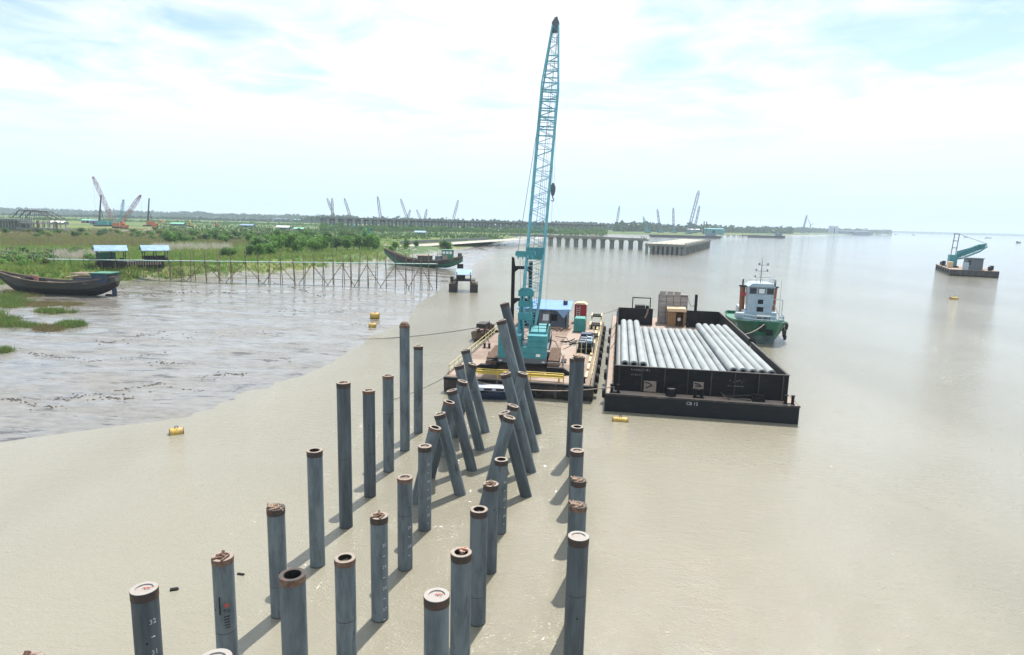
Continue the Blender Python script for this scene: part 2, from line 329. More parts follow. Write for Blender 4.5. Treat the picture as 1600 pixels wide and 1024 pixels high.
def text_mesh(s, size):
    cu = bpy.data.curves.new('t', 'FONT'); cu.body = s; cu.size = size; cu.align_x = 'CENTER'; cu.extrude = 0.004; cu.resolution_u = 2
    o = bpy.data.objects.new('t', cu); col.objects.link(o); dg = bpy.context.evaluated_depsgraph_get(); dg.update()
    me = bpy.data.meshes.new_from_object(o.evaluated_get(dg)); bpy.data.objects.remove(o); return me
# ------------------------------------------------------------------ setting: water, bank
b = MB(); b.grid([[(x, y, 0) for x in (-12000, -3000, -600, -100, 0, 100, 600, 3000, 12000)] for y in (-300, 0, 100, 400, 1500, 5000, 12000)])
w = b.build('river_water', 'water'); w['kind'] = 'structure'
def build_terrain():
    ys = []; y = -60.0
    while y < 12000:
        ys.append(y)
        y += 3 if y < 36 else 0.55 if y < 150 else 1.2 if y < 260 else max(2.5, 0.02*y)
    V = []; Vg = []; Fc = []
    for y in ys:
        w = table(MW, y); x0 = table(WL, y)
        ds = [-14, -6, -2] + [w*1.25*(i/150)**1.0 for i in range(151)] + [w*1.25+k for k in (4, 9, 16, 28, 50, 90, 160, 300, 600, 1200, 2500, 5000, 9000)]
        for d in ds:
            z, g = terr(x0-d, y); V.append((x0-d, y, z)); Vg.append(g)
    k = 3+151+13
    for i in range(len(ys)-1):
        for j in range(k-1): a = i*k+j; Fc.append((a, a+k, a+k+1, a+1))
    me = bpy.data.meshes.new('bank'); me.from_pydata(V, [], Fc); at = me.attributes.new('veg', 'FLOAT', 'POINT'); at.data.foreach_set('value', Vg)
    me.polygons.foreach_set('use_smooth', [True]*len(me.polygons)); me.materials.append(MATS['terrain'])
    o = bpy.data.objects.new('river_bank', me); col.objects.link(o); o['kind'] = 'structure'
build_terrain()
# ------------------------------------------------------------------ piles
R_P = 0.375
def ring_mesh(name, r0, r1, z0, z1, m, n=28):
    b = MB(); b.lathe([(r0, z0), (r1, z0), (r1, z1), (r0, z1), (r0, z0)], n); o = b.build(name, m, smooth=True); me = o.data; bpy.data.objects.remove(o); return me
def keep(b, name, m, smooth=True):
    o = b.build(name, m, smooth=smooth); me = o.data; bpy.data.objects.remove(o); return me
BAND = ring_mesh('end_band', R_P-0.01, R_P+0.012, -0.27, 0.0, 'end_steel'); BAND_R = ring_mesh('end_band', R_P-0.01, R_P+0.012, -0.20, 0.0, 'end_rust')
RIM = ring_mesh('rim', 0.25, R_P+0.004, -0.06, 0.012, 'end_rim'); RIM_W = ring_mesh('rim', 0.25, R_P+0.004, -0.06, 0.012, 'white_rim'); RIM_B = ring_mesh('rim', 0.26, R_P+0.004, -0.06, 0.012, 'end_steel')
WET = ring_mesh('wet_band', R_P-0.01, R_P+0.004, -0.3, 0.06, 'dark_mud')
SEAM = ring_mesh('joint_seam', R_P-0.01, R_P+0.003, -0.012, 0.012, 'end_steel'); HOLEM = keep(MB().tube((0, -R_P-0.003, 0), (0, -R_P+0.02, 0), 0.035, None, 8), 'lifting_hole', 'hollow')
def disc(z, r, m, rough=0.03):
    b = MB(); n = 18; ps = [(0, 0, z+rough)]+[(r*k/2*math.cos(2*math.pi*i/n), r*k/2*math.sin(2*math.pi*i/n), z+rnd.uniform(-rough, rough)) for k in (1, 2) for i in range(n)]
    a = b.pts(ps)
    for i in range(n):
        j = (i+1) % n; b.f.append((a, a+1+i, a+1+j)); b.f.append((a+1+i, a+1+n+i, a+1+n+j, a+1+j))
    return keep(b, 'plug', m)
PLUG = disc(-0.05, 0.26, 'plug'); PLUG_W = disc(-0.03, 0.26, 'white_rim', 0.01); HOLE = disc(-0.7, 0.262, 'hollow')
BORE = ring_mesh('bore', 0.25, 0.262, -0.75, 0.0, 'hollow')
def rubble(m, n, s, seed):
    r = random.Random(seed); b = MB()
    for i in range(n):
        a = r.uniform(0, 6.28); R = r.uniform(0, 0.25); c = Vector((R*math.cos(a), R*math.sin(a), r.uniform(0.0, 0.05)))
        d = Vector((r.uniform(-1, 1), r.uniform(-1, 1), r.uniform(-0.1, 0.45))).normalized(); L = s*r.uniform(0.6, 1.2)
        b.tube(tuple(c-d*L/2), tuple(c+d*L/2), 0.05*r.uniform(0.6, 1.3), None, 4)
    return keep(b, 'rubble', m, False)
RUB = [rubble('brick', 5, 0.28, 1), rubble('wood_scrap', 12, 0.42, 2), rubble('end_rust', 8, 0.35, 3)]
DOME = MB().lathe([(0.34, 0.0), (0.32, 0.10), (0.24, 0.19), (0.12, 0.25), (0.0, 0.27)], 16); DOME = keep(DOME, 'rubble_heap', 'end_rust')
NUM = {s: text_mesh(s, 0.21) for s in ('33', '32', '31', '30', '29', '28', '27', '26')}
for me in NUM.values(): me.materials.append(MATS['chalk'])
TICK = keep(MB().box(-0.05, 0.05, -0.004, 0.004, -0.012, 0.012), 'tick', 'white_paint', False)
def shaft_mesh(L, m='concrete', lo=-1.5):
    b = MB(); prof = [(R_P, lo)]; k = max(2, int(L/1.5))
    prof += [(R_P, L*i/k) for i in range(k)]+[(R_P, L-0.05)]
    b.lathe(prof, 28); return keep(b, 'shaft', m)
def on_surface(parent, me, name, ang, z, r=R_P+0.006, tilt=0.0):
    # ang: direction round the pile, 0 = towards -Y (camera side)
    o = child(name, me, parent, (r*math.sin(ang), -r*math.cos(ang), z), (math.pi/2, tilt, ang)); return o
def pile(label, group, base, L, top='rim', dark=False, rot=None, marks=None, lo=-1.5, band='b'):
    t = thing('concrete_pile', label, 'pile', base, group)
    if rot: t.rotation_mode = 'QUATERNION'; t.rotation_quaternion = rot
    else: t.rotation_euler = (0, 0, rnd.uniform(-0.12, 0.12))
    child('shaft', shaft_mesh(L, 'concrete_dark' if dark else 'concrete', lo), t)
    child('end_band', BAND if band == 'b' else BAND_R, t, (0, 0, L))
    if not rot: child('wet_band', WET, t)
    child('rim', RIM_B if top in ('hollow', 'scrap') else RIM_W if top == 'white' else RIM, t, (0, 0, L))
    if rnd.random() < 0.55: child('joint_seam', SEAM, t, (0, 0, L*rnd.uniform(0.25, 0.7)))
    if rnd.random() < 0.5: child('lifting_hole', HOLEM, t, (0, 0, L*rnd.uniform(0.3, 0.8)), (0, 0, rnd.uniform(-0.8, 0.8)))
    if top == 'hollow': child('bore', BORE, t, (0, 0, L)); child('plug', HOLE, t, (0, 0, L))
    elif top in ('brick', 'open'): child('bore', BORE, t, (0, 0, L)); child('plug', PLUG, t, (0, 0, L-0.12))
    elif top == 'white': child('plug', PLUG_W, t, (0, 0, L))
    else: child('plug', PLUG, t, (0, 0, L))
    if top == 'brick': child('brick_rubble', RUB[0], t, (0, 0, L-0.02))
    if top == 'scrap': child('timber_scraps', RUB[1], t, (0, 0, L))
    if top == 'rust': child('rust_flakes', RUB[2], t, (0, 0, L))
    if top == 'dome': child('rubble_heap', DOME, t, (0, 0, L))
    if marks:
        ang, z0, n0 = marks; z = L-z0; n = n0
        while z > 0.3 and str(n) in NUM:
            on_surface(t, NUM[str(n)], 'depth_number', ang, z); on_surface(t, TICK, 'depth_tick', ang-0.05, z-0.42); z -= 1.0; n -= 1
    return t
def row_label(text, k, row): return text
ORD = {1: 'first', 2: 'second', 3: 'third', 4: 'fourth', 5: 'fifth', 6: 'sixth', 7: 'seventh', 8: 'eighth', 9: 'ninth', 10: 'tenth'}
ROWS = {
 'A': ((-10.12, 26.02), 'row beside mudflat', 6, {-3: (52, 1034, 'rust'), -2: (232, 920, 'white'), -1: (352, 870, 'rust'), 0: (434, 793, 'scrap'), 1: (494, 704, 'open'), 2: (537, 598, 'plain'), 3: (577, 610, 'plain'), 4: (606, 587, 'plain'), 5: (632, 508, 'dome'), 6: (653, 541, 'plain')}),
 'B': ((-5.51, 25.93), 'second row from mudflat', 2, {-3: (342, 1031, 'white'), -2: (458, 898, 'hollow'), -1: (540, 872, 'open'), 0: (591, 806, 'rust'), 1: (631, 746, 'rim'), 2: (662, 697, 'rim')}),
 'C': ((-1.18, 25.82), 'third row from mudflat', 2, {-2: (682, 930, 'white'), -1: (719, 863, 'brick'), 0: (747, 796, 'open'), 1: (764, 756, 'rust'), 2: (781, 718, 'open')}),
 'D': ((3.1, 25.7), 'river-side row', 5, {-1: (904, 838, 'white'), 0: (903, 789, 'scrap'), 1: (904, 750, 'scrap'), 2: (902, 704, 'rim'), 3: (902, 667, 'open'), 4: (905, 558, 'scrap'), 5: (897, 560, 'plain')})}
LOOK = {'rust': 'rusty flaked top', 'white': 'clean white-rimmed top', 'scrap': 'top full of timber scraps', 'open': 'open hollow rim', 'plain': 'flat dark-banded top', 'dome': 'heap of rubble on top', 'hollow': 'wide black hollow top', 'rim': 'pale plugged top', 'brick': 'broken bricks in its top'}
for rn, ((bx, by), rname, kmax, d) in ROWS.items():
    for k, (px, py, top) in d.items():
        Y = by+4.2*k; p = Zat(px, py, Y); X = p.x if rn == 'D' else 0.5*(p.x+bx+0.425*k)
        if rn == 'D' and k == 5: X = p.x+0.05
        marks = {('A', -2): (0.95, 1.0, 32), ('B', 0): (0.75, 1.3, 30), ('B', 2): (0.75, 1.05, 31), ('C', 2): (0.75, 1.3, 30), ('B', 1): (0.8, 2.6, 29)}.get((rn, k))
        o = pile('upright pile, %s, %s from crane barge in %s' % (LOOK[top], ORD[kmax-k+1], rname), 'upright piles in rows',
                 (X, Y, 0), p.z, 'rim' if top == 'plain' else top, dark=(rn, k) in (('A', 2), ('A', 3), ('D', -1), ('D', 4), ('A', -2)), marks=marks, band='b' if rnd.random() < 0.7 else 'r')
        if (rn, k) == ('A', -1):   # stencilled maker's mark
            on_surface(o, text_mesh('TCJ', 0.15), 'stencil', 0.50, p.z-2.02).data.materials.append(MATS['black_paint'])
            for i in range(5):   # worn, unreadable stencil lines
                for j in range(4):
                    if (i, j) != (4, 0): on_surface(o, keep(MB().box(-0.030, 0.030, -0.022, 0.022, -0.003, 0.003), 'mark', 'black_paint', False), 'stencil_smudge', 0.32+0.115*j+rnd.uniform(-0.02, 0.02), p.z-2.2-0.11*i)
            on_surface(o, keep(MB().prism([(0, -0.1), (0.1, 0), (0, 0.1), (-0.1, 0)], 'z', -0.003, 0.003), 'diamond', 'red_paint', False), 'diamond_mark', 0.50, p.z-1.75)
            on_surface(o, keep(MB().box(-0.025, 0.025, -0.36, 0.36, -0.004, 0.004), 'slot', 'hollow', False), 'slot', -0.12, p.z-1.75)
        if top == 'white' and rn != 'D':
            child('red_scrawl', keep(MB().path([(-0.05, 0, 0), (0.0, 0.06, 0), (0.03, -0.02, 0), (0.09, 0.07, 0), (0.12, 0, 0), (0.17, 0.05, 0)], 0.012, 4), 'red_scrawl', 'red_paint', False), o, (0, 0, p.z+0.01))
def raker(label, top_px, Y, lean, bandtype='b'):
    p = Zat(top_px[0], top_px[1], Y); th = math.radians(lean); d = Vector((math.sin(th), 0, math.cos(th)))
    L = p.z/d.z; base = p - d*L
    pile(label, 'raking piles', tuple(base), L, 'rim' if bandtype == 'b' else 'open', rot=d.to_track_quat('Z', 'Y'), lo=-2.5, dark=rnd.random() < 0.25, band=bandtype,
         marks=(0.7, 1.6, 30) if label.startswith('raking pile leaning to the river, second') else None)
for i, (q, Y) in enumerate((((687, 647), 39.2), ((706, 610), 43.4), ((717, 571), 47.6), ((727, 547), 51.8))):
    raker('raking pile leaning to the mudflat, %s from crane barge in mudflat-side cluster' % ORD[4-i], q, Y, -14.3)
for i, (q, Y) in enumerate((((680, 668), 37.8), ((702, 628), 41.9), ((723, 596), 46.0), ((739, 569), 50.3))):
    raker('raking pile leaning to the river, %s from crane barge in mudflat-side cluster' % ORD[4-i], q, Y, 13.5, 'r' if i < 2 else 'b')
for i, (q, Y) in enumerate((((788, 645), 39.2), ((790, 584), 43.3), ((783, 501), 47.5), ((788, 474), 51.8))):
    raker('%s raking pile leaning to the mudflat, %s from crane barge in river-side cluster' % (('short', 'middling', 'long', 'long')[i], ORD[4-i]), q, Y, -15.5)
for i, (q, Y) in enumerate((((796, 652), 37.2), ((802, 634), 41.8), ((817, 583), 46.0))):
    raker('raking pile leaning to the river, %s from crane barge in river-side cluster' % ORD[3-i], q, Y, 13.5)
# ------------------------------------------------------------------ generic hull
def hull(b, L, B, sheer, keel, prof, t0=0.0, t1=1.0, nst=22, flare=0.45, m=6, rake=None, cap=True):
    rows = []
    for i in range(nst+1):
        s = i/nst; hb = B/2*prof(s); zs, zk = sheer(s), keel(s); half = []
        for j in range(m+1):
            t = lerp(t0, t1, j/m); y = s*L - (rake(s, t) if rake else 0)
            half.append((hb*t**flare, y, lerp(zk, zs, t)))
        rows.append([(-x, y, z) for x, y, z in half[::-1]] + half)
    b.grid(rows)
    for e, rev in ((0, False), (-1, True)):
        if cap: n = b.pts(rows[e]); f = tuple(range(n, n+len(rows[e]))); b.f.append(f if rev else f[::-1])
    return b
def deck_cap(b, L, B, z, prof, nst=22, s0=0.03, s1=0.97, inset=0.97):
    rows = []
    for i in range(nst+1):
        s = lerp(s0, s1, i/nst); hb = B/2*prof(s)*inset; rows.append([(-hb, s*L, z(s)), (hb, s*L, z(s))])
    return b.grid(rows)
def tyre(parent, fr, c, ax, R=0.5, r=0.19):
    return MB(fr).torus(c, ax, R-r, r).build('tyre_fender', 'rubber', parent, True)
def bollard(parent, fr, a, bb, z, m='black_steel', h=0.55):
    k = MB(fr); k.cbox(a, bb, z, 1.0, 0.4, 0.06)
    for s in (-0.3, 0.3): k.lathe([(0, 0.05), (0.14, 0.05), (0.14, h), (0.19, h), (0.19, h+0.08), (0, h+0.08)], 10, (a+s, bb, z))
    return k.build('bollard', m, parent)
def railing(parent, fr, pts, z, m, h=1.05, step=2.0, name='railing', r=0.035):
    k = MB(fr); posts = []
    for (a0, b0), (a1, b1) in zip(pts, pts[1:]):
        for zz in (h, h*0.52): k.tube((a0, b0, z+zz), (a1, b1, z+zz), r, None, 5)
        L = math.hypot(a1-a0, b1-b0); n = max(1, round(L/step))
        for i in range(n+1): posts.append((lerp(a0, a1, i/n), lerp(b0, b1, i/n)))
    o = k.build(name, m, parent)
    for a, bb in dict.fromkeys((round(a, 2), round(bb, 2)) for a, bb in posts):
        MB(fr).box(a-r, a+r, bb-r, bb+r, z, z+h-r*0.9).build('railing_post', m, o)
    return o
ANG = math.radians(-9.3)
# ------------------------------------------------------------------ crane barge
CB = Frame((-6.9, 64.2, 0), ANG); CW, CL, CZ = 15.3, 43.0, 1.6
cbarge = thing('crane_barge', 'flat rusty work barge with yellow railings carrying a teal crawler crane', 'barge', tuple(CB.o))
k = MB(CB); k.prism([(0.5, -0.8), (0.0, 0.5), (0, CZ), (CL, CZ), (CL, -0.2), (CL-2, -0.8)], 'a', 0, CW); k.build('hull', 'hull_weathered', cbarge)
k = MB(CB); k.box(0.15, CW-0.15, 0.2, CL-0.2, CZ+0.002, CZ+0.02); k.build('deck', 'deck_rust', cbarge)
k = MB(CB); k.box(0.3, 3.2, 1.0, 9.0, CZ+0.022, CZ+0.034); k.box(9.5, 13.8, 0.6, 6.2, CZ+0.022, CZ+0.034); k.box(10.4, 13.9, 9, 34, CZ+0.022, CZ+0.034); k.build('worn_deck_plating', 'deck_pale', cbarge)
for a in (2.5, 5.6, 8.4, 11.6, 14.2): MB(CB).cbox(a, -0.12, 0.2, 0.22, 0.24, 1.35).build('fender_post', 'hull_weathered', cbarge)
k = MB(CB); k.box(0.0, CW, -0.16, 0.0, CZ-0.22, CZ-0.02); k.build('rubbing_strake', 'black_steel', cbarge)
for a in (4.1, 9.9, 12.8): tyre(cbarge, CB, (a, -0.22, 0.75), (0, 1, 0), 0.62)
for i in range(10): tyre(cbarge, CB, (CW+0.2, 2+i*4.2, 0.9), (1, 0, 0), 0.6)
for i in range(5): tyre(cbarge, CB, (-0.2, 3+i*8, 0.9), (1, 0, 0), 0.6)
railing(cbarge, CB, [(0.25, 1.2), (0.25, CL-3)], CZ, 'pale_yellow')
railing(cbarge, CB, [(CW-0.25, 0.6), (CW-0.25, CL-1)], CZ, 'pale_yellow')
railing(cbarge, CB, [(2.2, 0.35), (CW-3.0, 0.35)], CZ, 'yellow', h=1.0, step=3.2, r=0.05)
k = MB(CB); k.box(2.4, 7.2, 0.75, 1.0, CZ+0.45, CZ+0.72); k.box(8.2, 12.2, 0.75, 1.0, CZ+0.45, CZ+0.72)
for a in (2.8, 6.8, 8.6, 11.8): k.box(a-0.08, a+0.08, 0.78, 0.97, CZ+0.02, CZ+0.45)
k.build('yellow_beam', 'yellow', cbarge)
k = MB(CB)
for i in range(10): k.box(CW-1.0, CW-0.75, 3+i*3.9, 5.6+i*3.9, CZ+0.02, CZ+0.22)
k.build('edge_coaming', 'pale_yellow', cbarge)
k = MB(CB)
for a, bb in ((1.6, 0.9), (CW-1.3, 1.1), (1.2, 16), (CW-1.4, 16), (1.2, 34), (CW-1.4, 35)): bollard(cbarge, CB, a, bb, CZ)
# deckhouse
hp = G(812, 509, CZ); ha, hb_, _ = CB.inv(hp)
house = thing('deckhouse', 'dark deckhouse with sloping bright blue roof at the stern of the crane barge', 'deckhouse', tuple(hp))
k = MB(CB); k.box(ha, ha+7.3, hb_, hb_+4.5, CZ+0.02, CZ+2.7); k.build('wall', 'house_wall', house)
k = MB(CB); k.prism([(hb_-0.9, CZ+2.75), (hb_+5, CZ+3.5), (hb_+5, CZ+3.62), (hb_-0.9, CZ+2.87)], 'a', ha-0.4, ha+7.9); ro = k.build('roof', 'blue_roof', house)
k = MB(CB)
for i in range(27): a = ha-0.3+i*0.31; k.prism([(hb_-0.91, CZ+2.875), (hb_+5, CZ+3.625), (hb_+5, CZ+3.67), (hb_-0.91, CZ+2.92)], 'a', a, a+0.08)
k.build('roof_ridges', 'blue_roof', ro, kind='stuff')
for a0, a1, z1 in ((2.0, 2.9, 2.2), (0.4, 1.2, 2.1)): MB(CB).box(ha+a0, ha+a1, hb_-0.03, hb_+0.01, CZ+0.1, CZ+z1).build('door', 'dark_opening', house)
for a0 in (3.6, 4.9): MB(CB).box(ha+a0, ha+a0+0.9, hb_-0.03, hb_+0.01, CZ+1.0, CZ+2.0).build('window', 'window_white' if a0 < 4 else 'dark_opening', house)
for a in (0.0, 2.4, 4.9, 7.2): MB(CB).cbox(ha+a, hb_-0.8, CZ+0.02, 0.12, 0.12, 2.75).build('porch_post', 'black_steel', house)
k = MB(CB); k.prism([(ha+5.6, CZ+2.9), (ha+7.8, CZ+3.0), (ha+6.9, CZ+1.6)], 'b', hb_-0.98, hb_-0.93); k.build('tarpaulin', 'steel_blue', house)
k = MB(CB); k.lathe([(0, 0), (0.35, 0), (0.35, 0.7), (0.2, 0.8), (0, 0.8)], 12, (ha+6.8, hb_+2.5, CZ+3.2)); k.build('water_tank', 'engine_blue', house, True)
# red cabin and green container
q = G(906, 505, CZ); a0, b0, _ = CB.inv(q)
rc = thing('red_cabin', 'small red control cabin standing behind the green machine box', 'cabin', tuple(q))
MB(CB).box(a0-0.95, a0+0.95, b0, b0+2.0, CZ+0.02, CZ+3.0).build('body', 'red_cabin', rc)
k = MB(CB); k.prism([(a0-1.05, CZ+3.0), (a0+1.05, CZ+3.0), (a0+0.6, CZ+3.28), (a0-0.6, CZ+3.28)], 'b', b0-0.1, b0+2.1); k.build('roof', 'cabin_roof', rc)
k = MB(CB)
for i in range(4): k.box(a0-0.55, a0-0.1, b0-0.06, b0-0.02, CZ+1.3+i*0.35, CZ+1.36+i*0.35)
k.box(a0-0.6, a0-0.55, b0-0.06, b0-0.02, CZ+0.9, CZ+2.8); k.box(a0-0.1, a0-0.05, b0-0.06, b0-0.02, CZ+0.9, CZ+2.8); k.build('ladder', 'white_paint', rc)
q = G(905, 520, CZ); a0, b0, _ = CB.inv(q)
gb = thing('generator_box', 'green generator box with rounded top beside the red cabin', 'generator', tuple(q))
k = MB(CB); k.prism([(a0-0.85, CZ+0.15), (a0+0.85, CZ+0.15), (a0+0.85, CZ+1.9), (a0+0.7, CZ+2.1), (a0-0.7, CZ+2.1), (a0-0.85, CZ+1.9)], 'b', b0, b0+2.6); k.build('housing', 'green_box', gb)
k = MB(CB)
for i in range(6): k.box(a0-0.7, a0+0.7, b0-0.03, b0+0.01, CZ+0.5+i*0.2, CZ+0.6+i*0.2)
k.build('louvres', 'teal', gb); MB(CB).box(a0-0.8, a0+0.8, b0+0.1, b0+2.5, CZ+0.02, CZ+0.15).build('skid', 'black_steel', gb)
# winch
q = G(912, 553, CZ); a0, b0, _ = CB.inv(q)
wi = thing('deck_winch', 'dark blue anchor winch with rope drums and yellow legs on the crane barge', 'winch', tuple(q))
k = MB(CB); k.box(a0-0.9, a0+1.2, b0+0.2, b0+5.2, CZ+0.02, CZ+0.35); k.build('skid', 'black_steel', wi)
for i in range(3):
    bb = b0+1.0+i*1.6; k = MB(CB); k.tube((a0-0.7, bb, CZ+1.0), (a0+0.9, bb, CZ+1.0), 0.42, None, 14); k.build('rope_drum', 'engine_blue', wi, True)
    k = MB(CB)
    for a in (-0.75, 0.1, 0.95): k.tube((a0+a, bb, CZ+1.0), (a0+a+0.07, bb, CZ+1.0), 0.68, None, 14)
    k.build('drum_flange', 'engine_blue', wi)
k = MB(CB); k.box(a0-0.7, a0+0.6, b0+5.2, b0+6.8, CZ+0.35, CZ+1.6); k.build('engine', 'engine_blue', wi)
k = MB(CB); k.tube((a0+0.3, b0+0.4, CZ+1.5), (a0+0.9, b0+0.4, CZ+1.5), 0.25, None, 10); k.tube((a0+0.3, b0+1.9, CZ+1.65), (a0+0.9, b0+1.9, CZ+1.65), 0.25, None, 10); k.build('motor', 'steel_blue', wi, True)
k = MB(CB)
for a in (-0.9, -0.3, 0.3): k.tube((a0+a, b0-0.4, CZ+0.02), (a0+a, b0+0.2, CZ+1.7), 0.05, None, 5)
k.tube((a0+1.1, b0-0.5, CZ+0.02), (a0+0.8, b0+1.5, CZ+1.9), 0.07, None, 5); k.build('frame', 'pale_yellow', wi)
q = G(858, 495, CZ); a0, b0, _ = CB.inv(G(885, 512, CZ))
# fairlead roller frames along the river side of the deck
for i, px in enumerate(((932, 500), (930, 515), (926, 533))):
    a1, b1, _ = CB.inv(G(*px, CZ)); t = thing('roller_frame', 'pale yellow fairlead roller frame on deck, %s from the stern, beside the pipe barge' % ORD[i+1], 'roller frame', tuple(CB(a1, b1, CZ+0.02)), 'roller frames on the crane barge')
    k = MB(CB); k.box(a1-0.9, a1-0.7, b1, b1+3.0, CZ+0.02, CZ+0.75); k.box(a1+0.7, a1+0.9, b1, b1+3.0, CZ+0.02, CZ+0.75); k.build('side_plate', 'pale_yellow', t)
    k = MB(CB)
    for j in range(3): k.tube((a1-0.7, b1+0.5+j, CZ+0.55), (a1+0.7, b1+0.5+j, CZ+0.55), 0.15, None, 10)
    k.build('roller', 'black_steel', t)
# loose things on deck: cables, rusty steel
for i, (ps, m) in enumerate((([(858, 512), (862, 520), (850, 528), (868, 534), (880, 560), (872, 575)], 'rubber'), ([(765, 500), (758, 520), (764, 535)], 'rubber'), ([(868, 526), (885, 528), (893, 540), (880, 546)], 'rubber'))):
    k = MB(); P = [G(*p, CZ+0.06) for p in ps]; k.path([tuple(p) for p in P], 0.045, 5)
    tag(k.build('deck_cable', m), ('black cable wriggling across the rusty deck from the deckhouse towards the crane tracks', 'black cable hanging down the deck behind the yellow railing', 'black cable looped beside the anchor winch')[i], 'cable')
def scrap(label, px, n, L, seed, m='end_rust', cat='scrap'):
    r = random.Random(seed); c = G(*px, CZ+0.02); t = thing('scrap_heap', label, cat, tuple(c))
    for i in range(n):
        a = r.uniform(0, 6.3); d = Vector((math.cos(a), math.sin(a), r.uniform(-0.02, 0.05)))*L*r.uniform(0.5, 1); p = c+Vector((r.uniform(-1, 1), r.uniform(-1, 1), 0.1+r.uniform(0, 0.25)))
        MB().tube(tuple(p-d/2), tuple(p+d/2), r.uniform(0.05, 0.12), None, 5).build('steel_bar', m, t)
scrap('heap of rusty steel bars on deck in front of the deckhouse', (877, 516), 12, 1.8, 4)
scrap('tangle of dark steel offcuts beside the anchor winch', (890, 537), 9, 2.2, 5, 'black_steel')
scrap('dark gear piled by the railing on the mudflat side of the deck', (779, 519), 10, 1.6, 9, 'black_steel')
# black pile guide frame at stern
q = G(800, 506, CZ); t = thing('pile_guide_frame', 'tall black steel guide frame with two posts standing behind the crane', 'steel frame', tuple(q))
Yq = q.y; z1 = Zat(800, 405, Yq).z; xx = Zat(829, 430, Yq).x
MB().box(q.x-0.28, q.x+0.28, Yq-0.28, Yq+0.28, CZ+0.02, z1-0.9).build('post', 'black_steel', t)
k = MB(); k.prism([(q.x-0.28, z1-0.9), (q.x+0.28, z1-0.9), (q.x+0.12, z1+0.2), (q.x-0.28, z1+0.4)], 'b', Yq-0.28, Yq+0.28); k.build('post_head', 'black_steel', t)
MB().box(xx-0.28, xx+0.28, Yq-0.28, Yq+0.28, CZ+0.02, z1-0.3).build('post', 'black_steel', t)
for zz in (Zat(800, 418, Yq).z, Zat(800, 468, Yq).z):
    k = MB(); k.prism([(q.x+0.28, zz-0.7), (q.x+0.8, zz-0.25), (xx-0.8, zz-0.25), (xx-0.28, zz-0.7), (xx-0.28, zz+0.25), (q.x+0.28, zz+0.25)], 'b', Yq-0.2, Yq+0.2); k.build('cross_beam', 'black_steel', t)
# ------------------------------------------------------------------ crawler crane
def lattice(b, lac, p0, p1, w, side, nb, taper0=0.0, taper1=0.0, rc=0.10, rl=0.045, w0=0.3, w1=0.35):
    p0 = Vector(p0); p1 = Vector(p1); ax = (p1-p0); L = ax.length; ax.normalize(); x = Vector(side).normalized(); y = ax.cross(x).normalized(); x = y.cross(ax)
    def wid(s):
        if taper0 and s < taper0: return lerp(w0, w, s/taper0)
        if taper1 and s > L-taper1: return lerp(w1, w, (L-s)/taper1)
        return w
    cs = [(1, 1), (-1, 1), (-1, -1), (1, -1)]
    def P(s, c): h = wid(s)/2; return p0+ax*s+x*h*c[0]+y*h*c[1]
    st = [L*i/nb for i in range(nb+1)]
    ks = sorted(set([0, L]+([taper0] if taper0 else [])+([L-taper1] if taper1 else [])))
    for c in cs:
        for a, e in zip(ks, ks[1:]): b.tube(tuple(P(a, c)), tuple(P(e, c)), rc, None, 6)
    for i in range(nb):
        for j in range(4):
            c, d = cs[j], cs[(j+1) % 4]
            if i % 2: c, d = d, c
            lac.tube(tuple(P(st[i], c)), tuple(P(st[i+1], d)), rl, None, 4, False)
        if i % 4 == 0:
            for j in range(4): lac.tube(tuple(P(st[i], cs[j])), tuple(P(st[i], cs[(j+1) % 4])), rl, None, 4, False)
    return P, L, wid
cc = Vector((1.6, 71.4, CZ+0.03)); CF = Frame(cc, math.radians(-6))
crane = thing('crawler_crane', 'teal crawler crane with tall lattice boom standing on the crane barge', 'crane', tuple(cc))
for s in (-1, 1):
    a0 = s*3.35; k = MB(CF); pr = [(-4.3, 0.55), (-4.0, 0.12), (-3.6, 0.0), (3.6, 0.0), (4.0, 0.12), (4.3, 0.55), (4.0, 1.05), (3.6, 1.2), (-3.6, 1.2), (-4.0, 1.05)]
    k.prism(pr, 'a', a0-0.55, a0+0.55); tr = k.build('track', 'black_steel', crane)
    k = MB(CF)
    for i in range(24): k.box(a0-0.6, a0+0.6, -3.7+i*0.31, -3.5+i*0.31, 1.2, 1.27)
    for i in range(5): k.box(a0-0.6, a0+0.6, -4.38, -4.25, 0.2+i*0.18, 0.3+i*0.18)
    k.build('track_shoes', 'end_rust', tr, kind='stuff')
k = MB(CF); k.box(-2.8, 2.8, -1.2, 1.2, 0.5, 1.2); k.lathe([(0, 1.2), (1.5, 1.2), (1.5, 1.55), (0, 1.55)], 20); k.build('car_body', 'black_steel', crane)
k = MB(CF); k.box(-1.7, 1.7, -3.0, 3.2, 1.56, 2.2); k.build('turntable_frame', 'grey_paint', crane)
# counterweight in stacked slabs, with a gap in the middle at the top
k = MB(CF); k.box(-2.6, 2.6, -4.5, -3.0, 1.0, 1.52); k.build('counterweight_tray', 'grey_paint', crane)
for i in range(4):
    z = 1.53+i*0.62
    if i < 2: MB(CF).box(-2.6, 2.6, -4.5-0.01*i, -3.0, z, z+0.60).build('counterweight_slab', 'teal', crane)
    else:
        MB(CF).box(-2.6, -0.15, -4.5+0.02*i, -3.0, z, z+0.60).build('counterweight_slab', 'teal', crane)
        MB(CF).box(0.55, 2.6, -4.5+0.02*i, -3.0, z, z+0.60).build('counterweight_slab', 'teal', crane)
k = MB(CF); k.box(1.5, 1.95, -4.53, -4.505, 1.75, 2.05); k.build('data_plate', 'white_paint', crane)
for s in (-1, 1): MB(CF).box(s*2.3-0.15, s*2.3+0.15, -4.53, -4.505, 1.15, 1.25).build('tail_reflector', 'white_paint', crane)
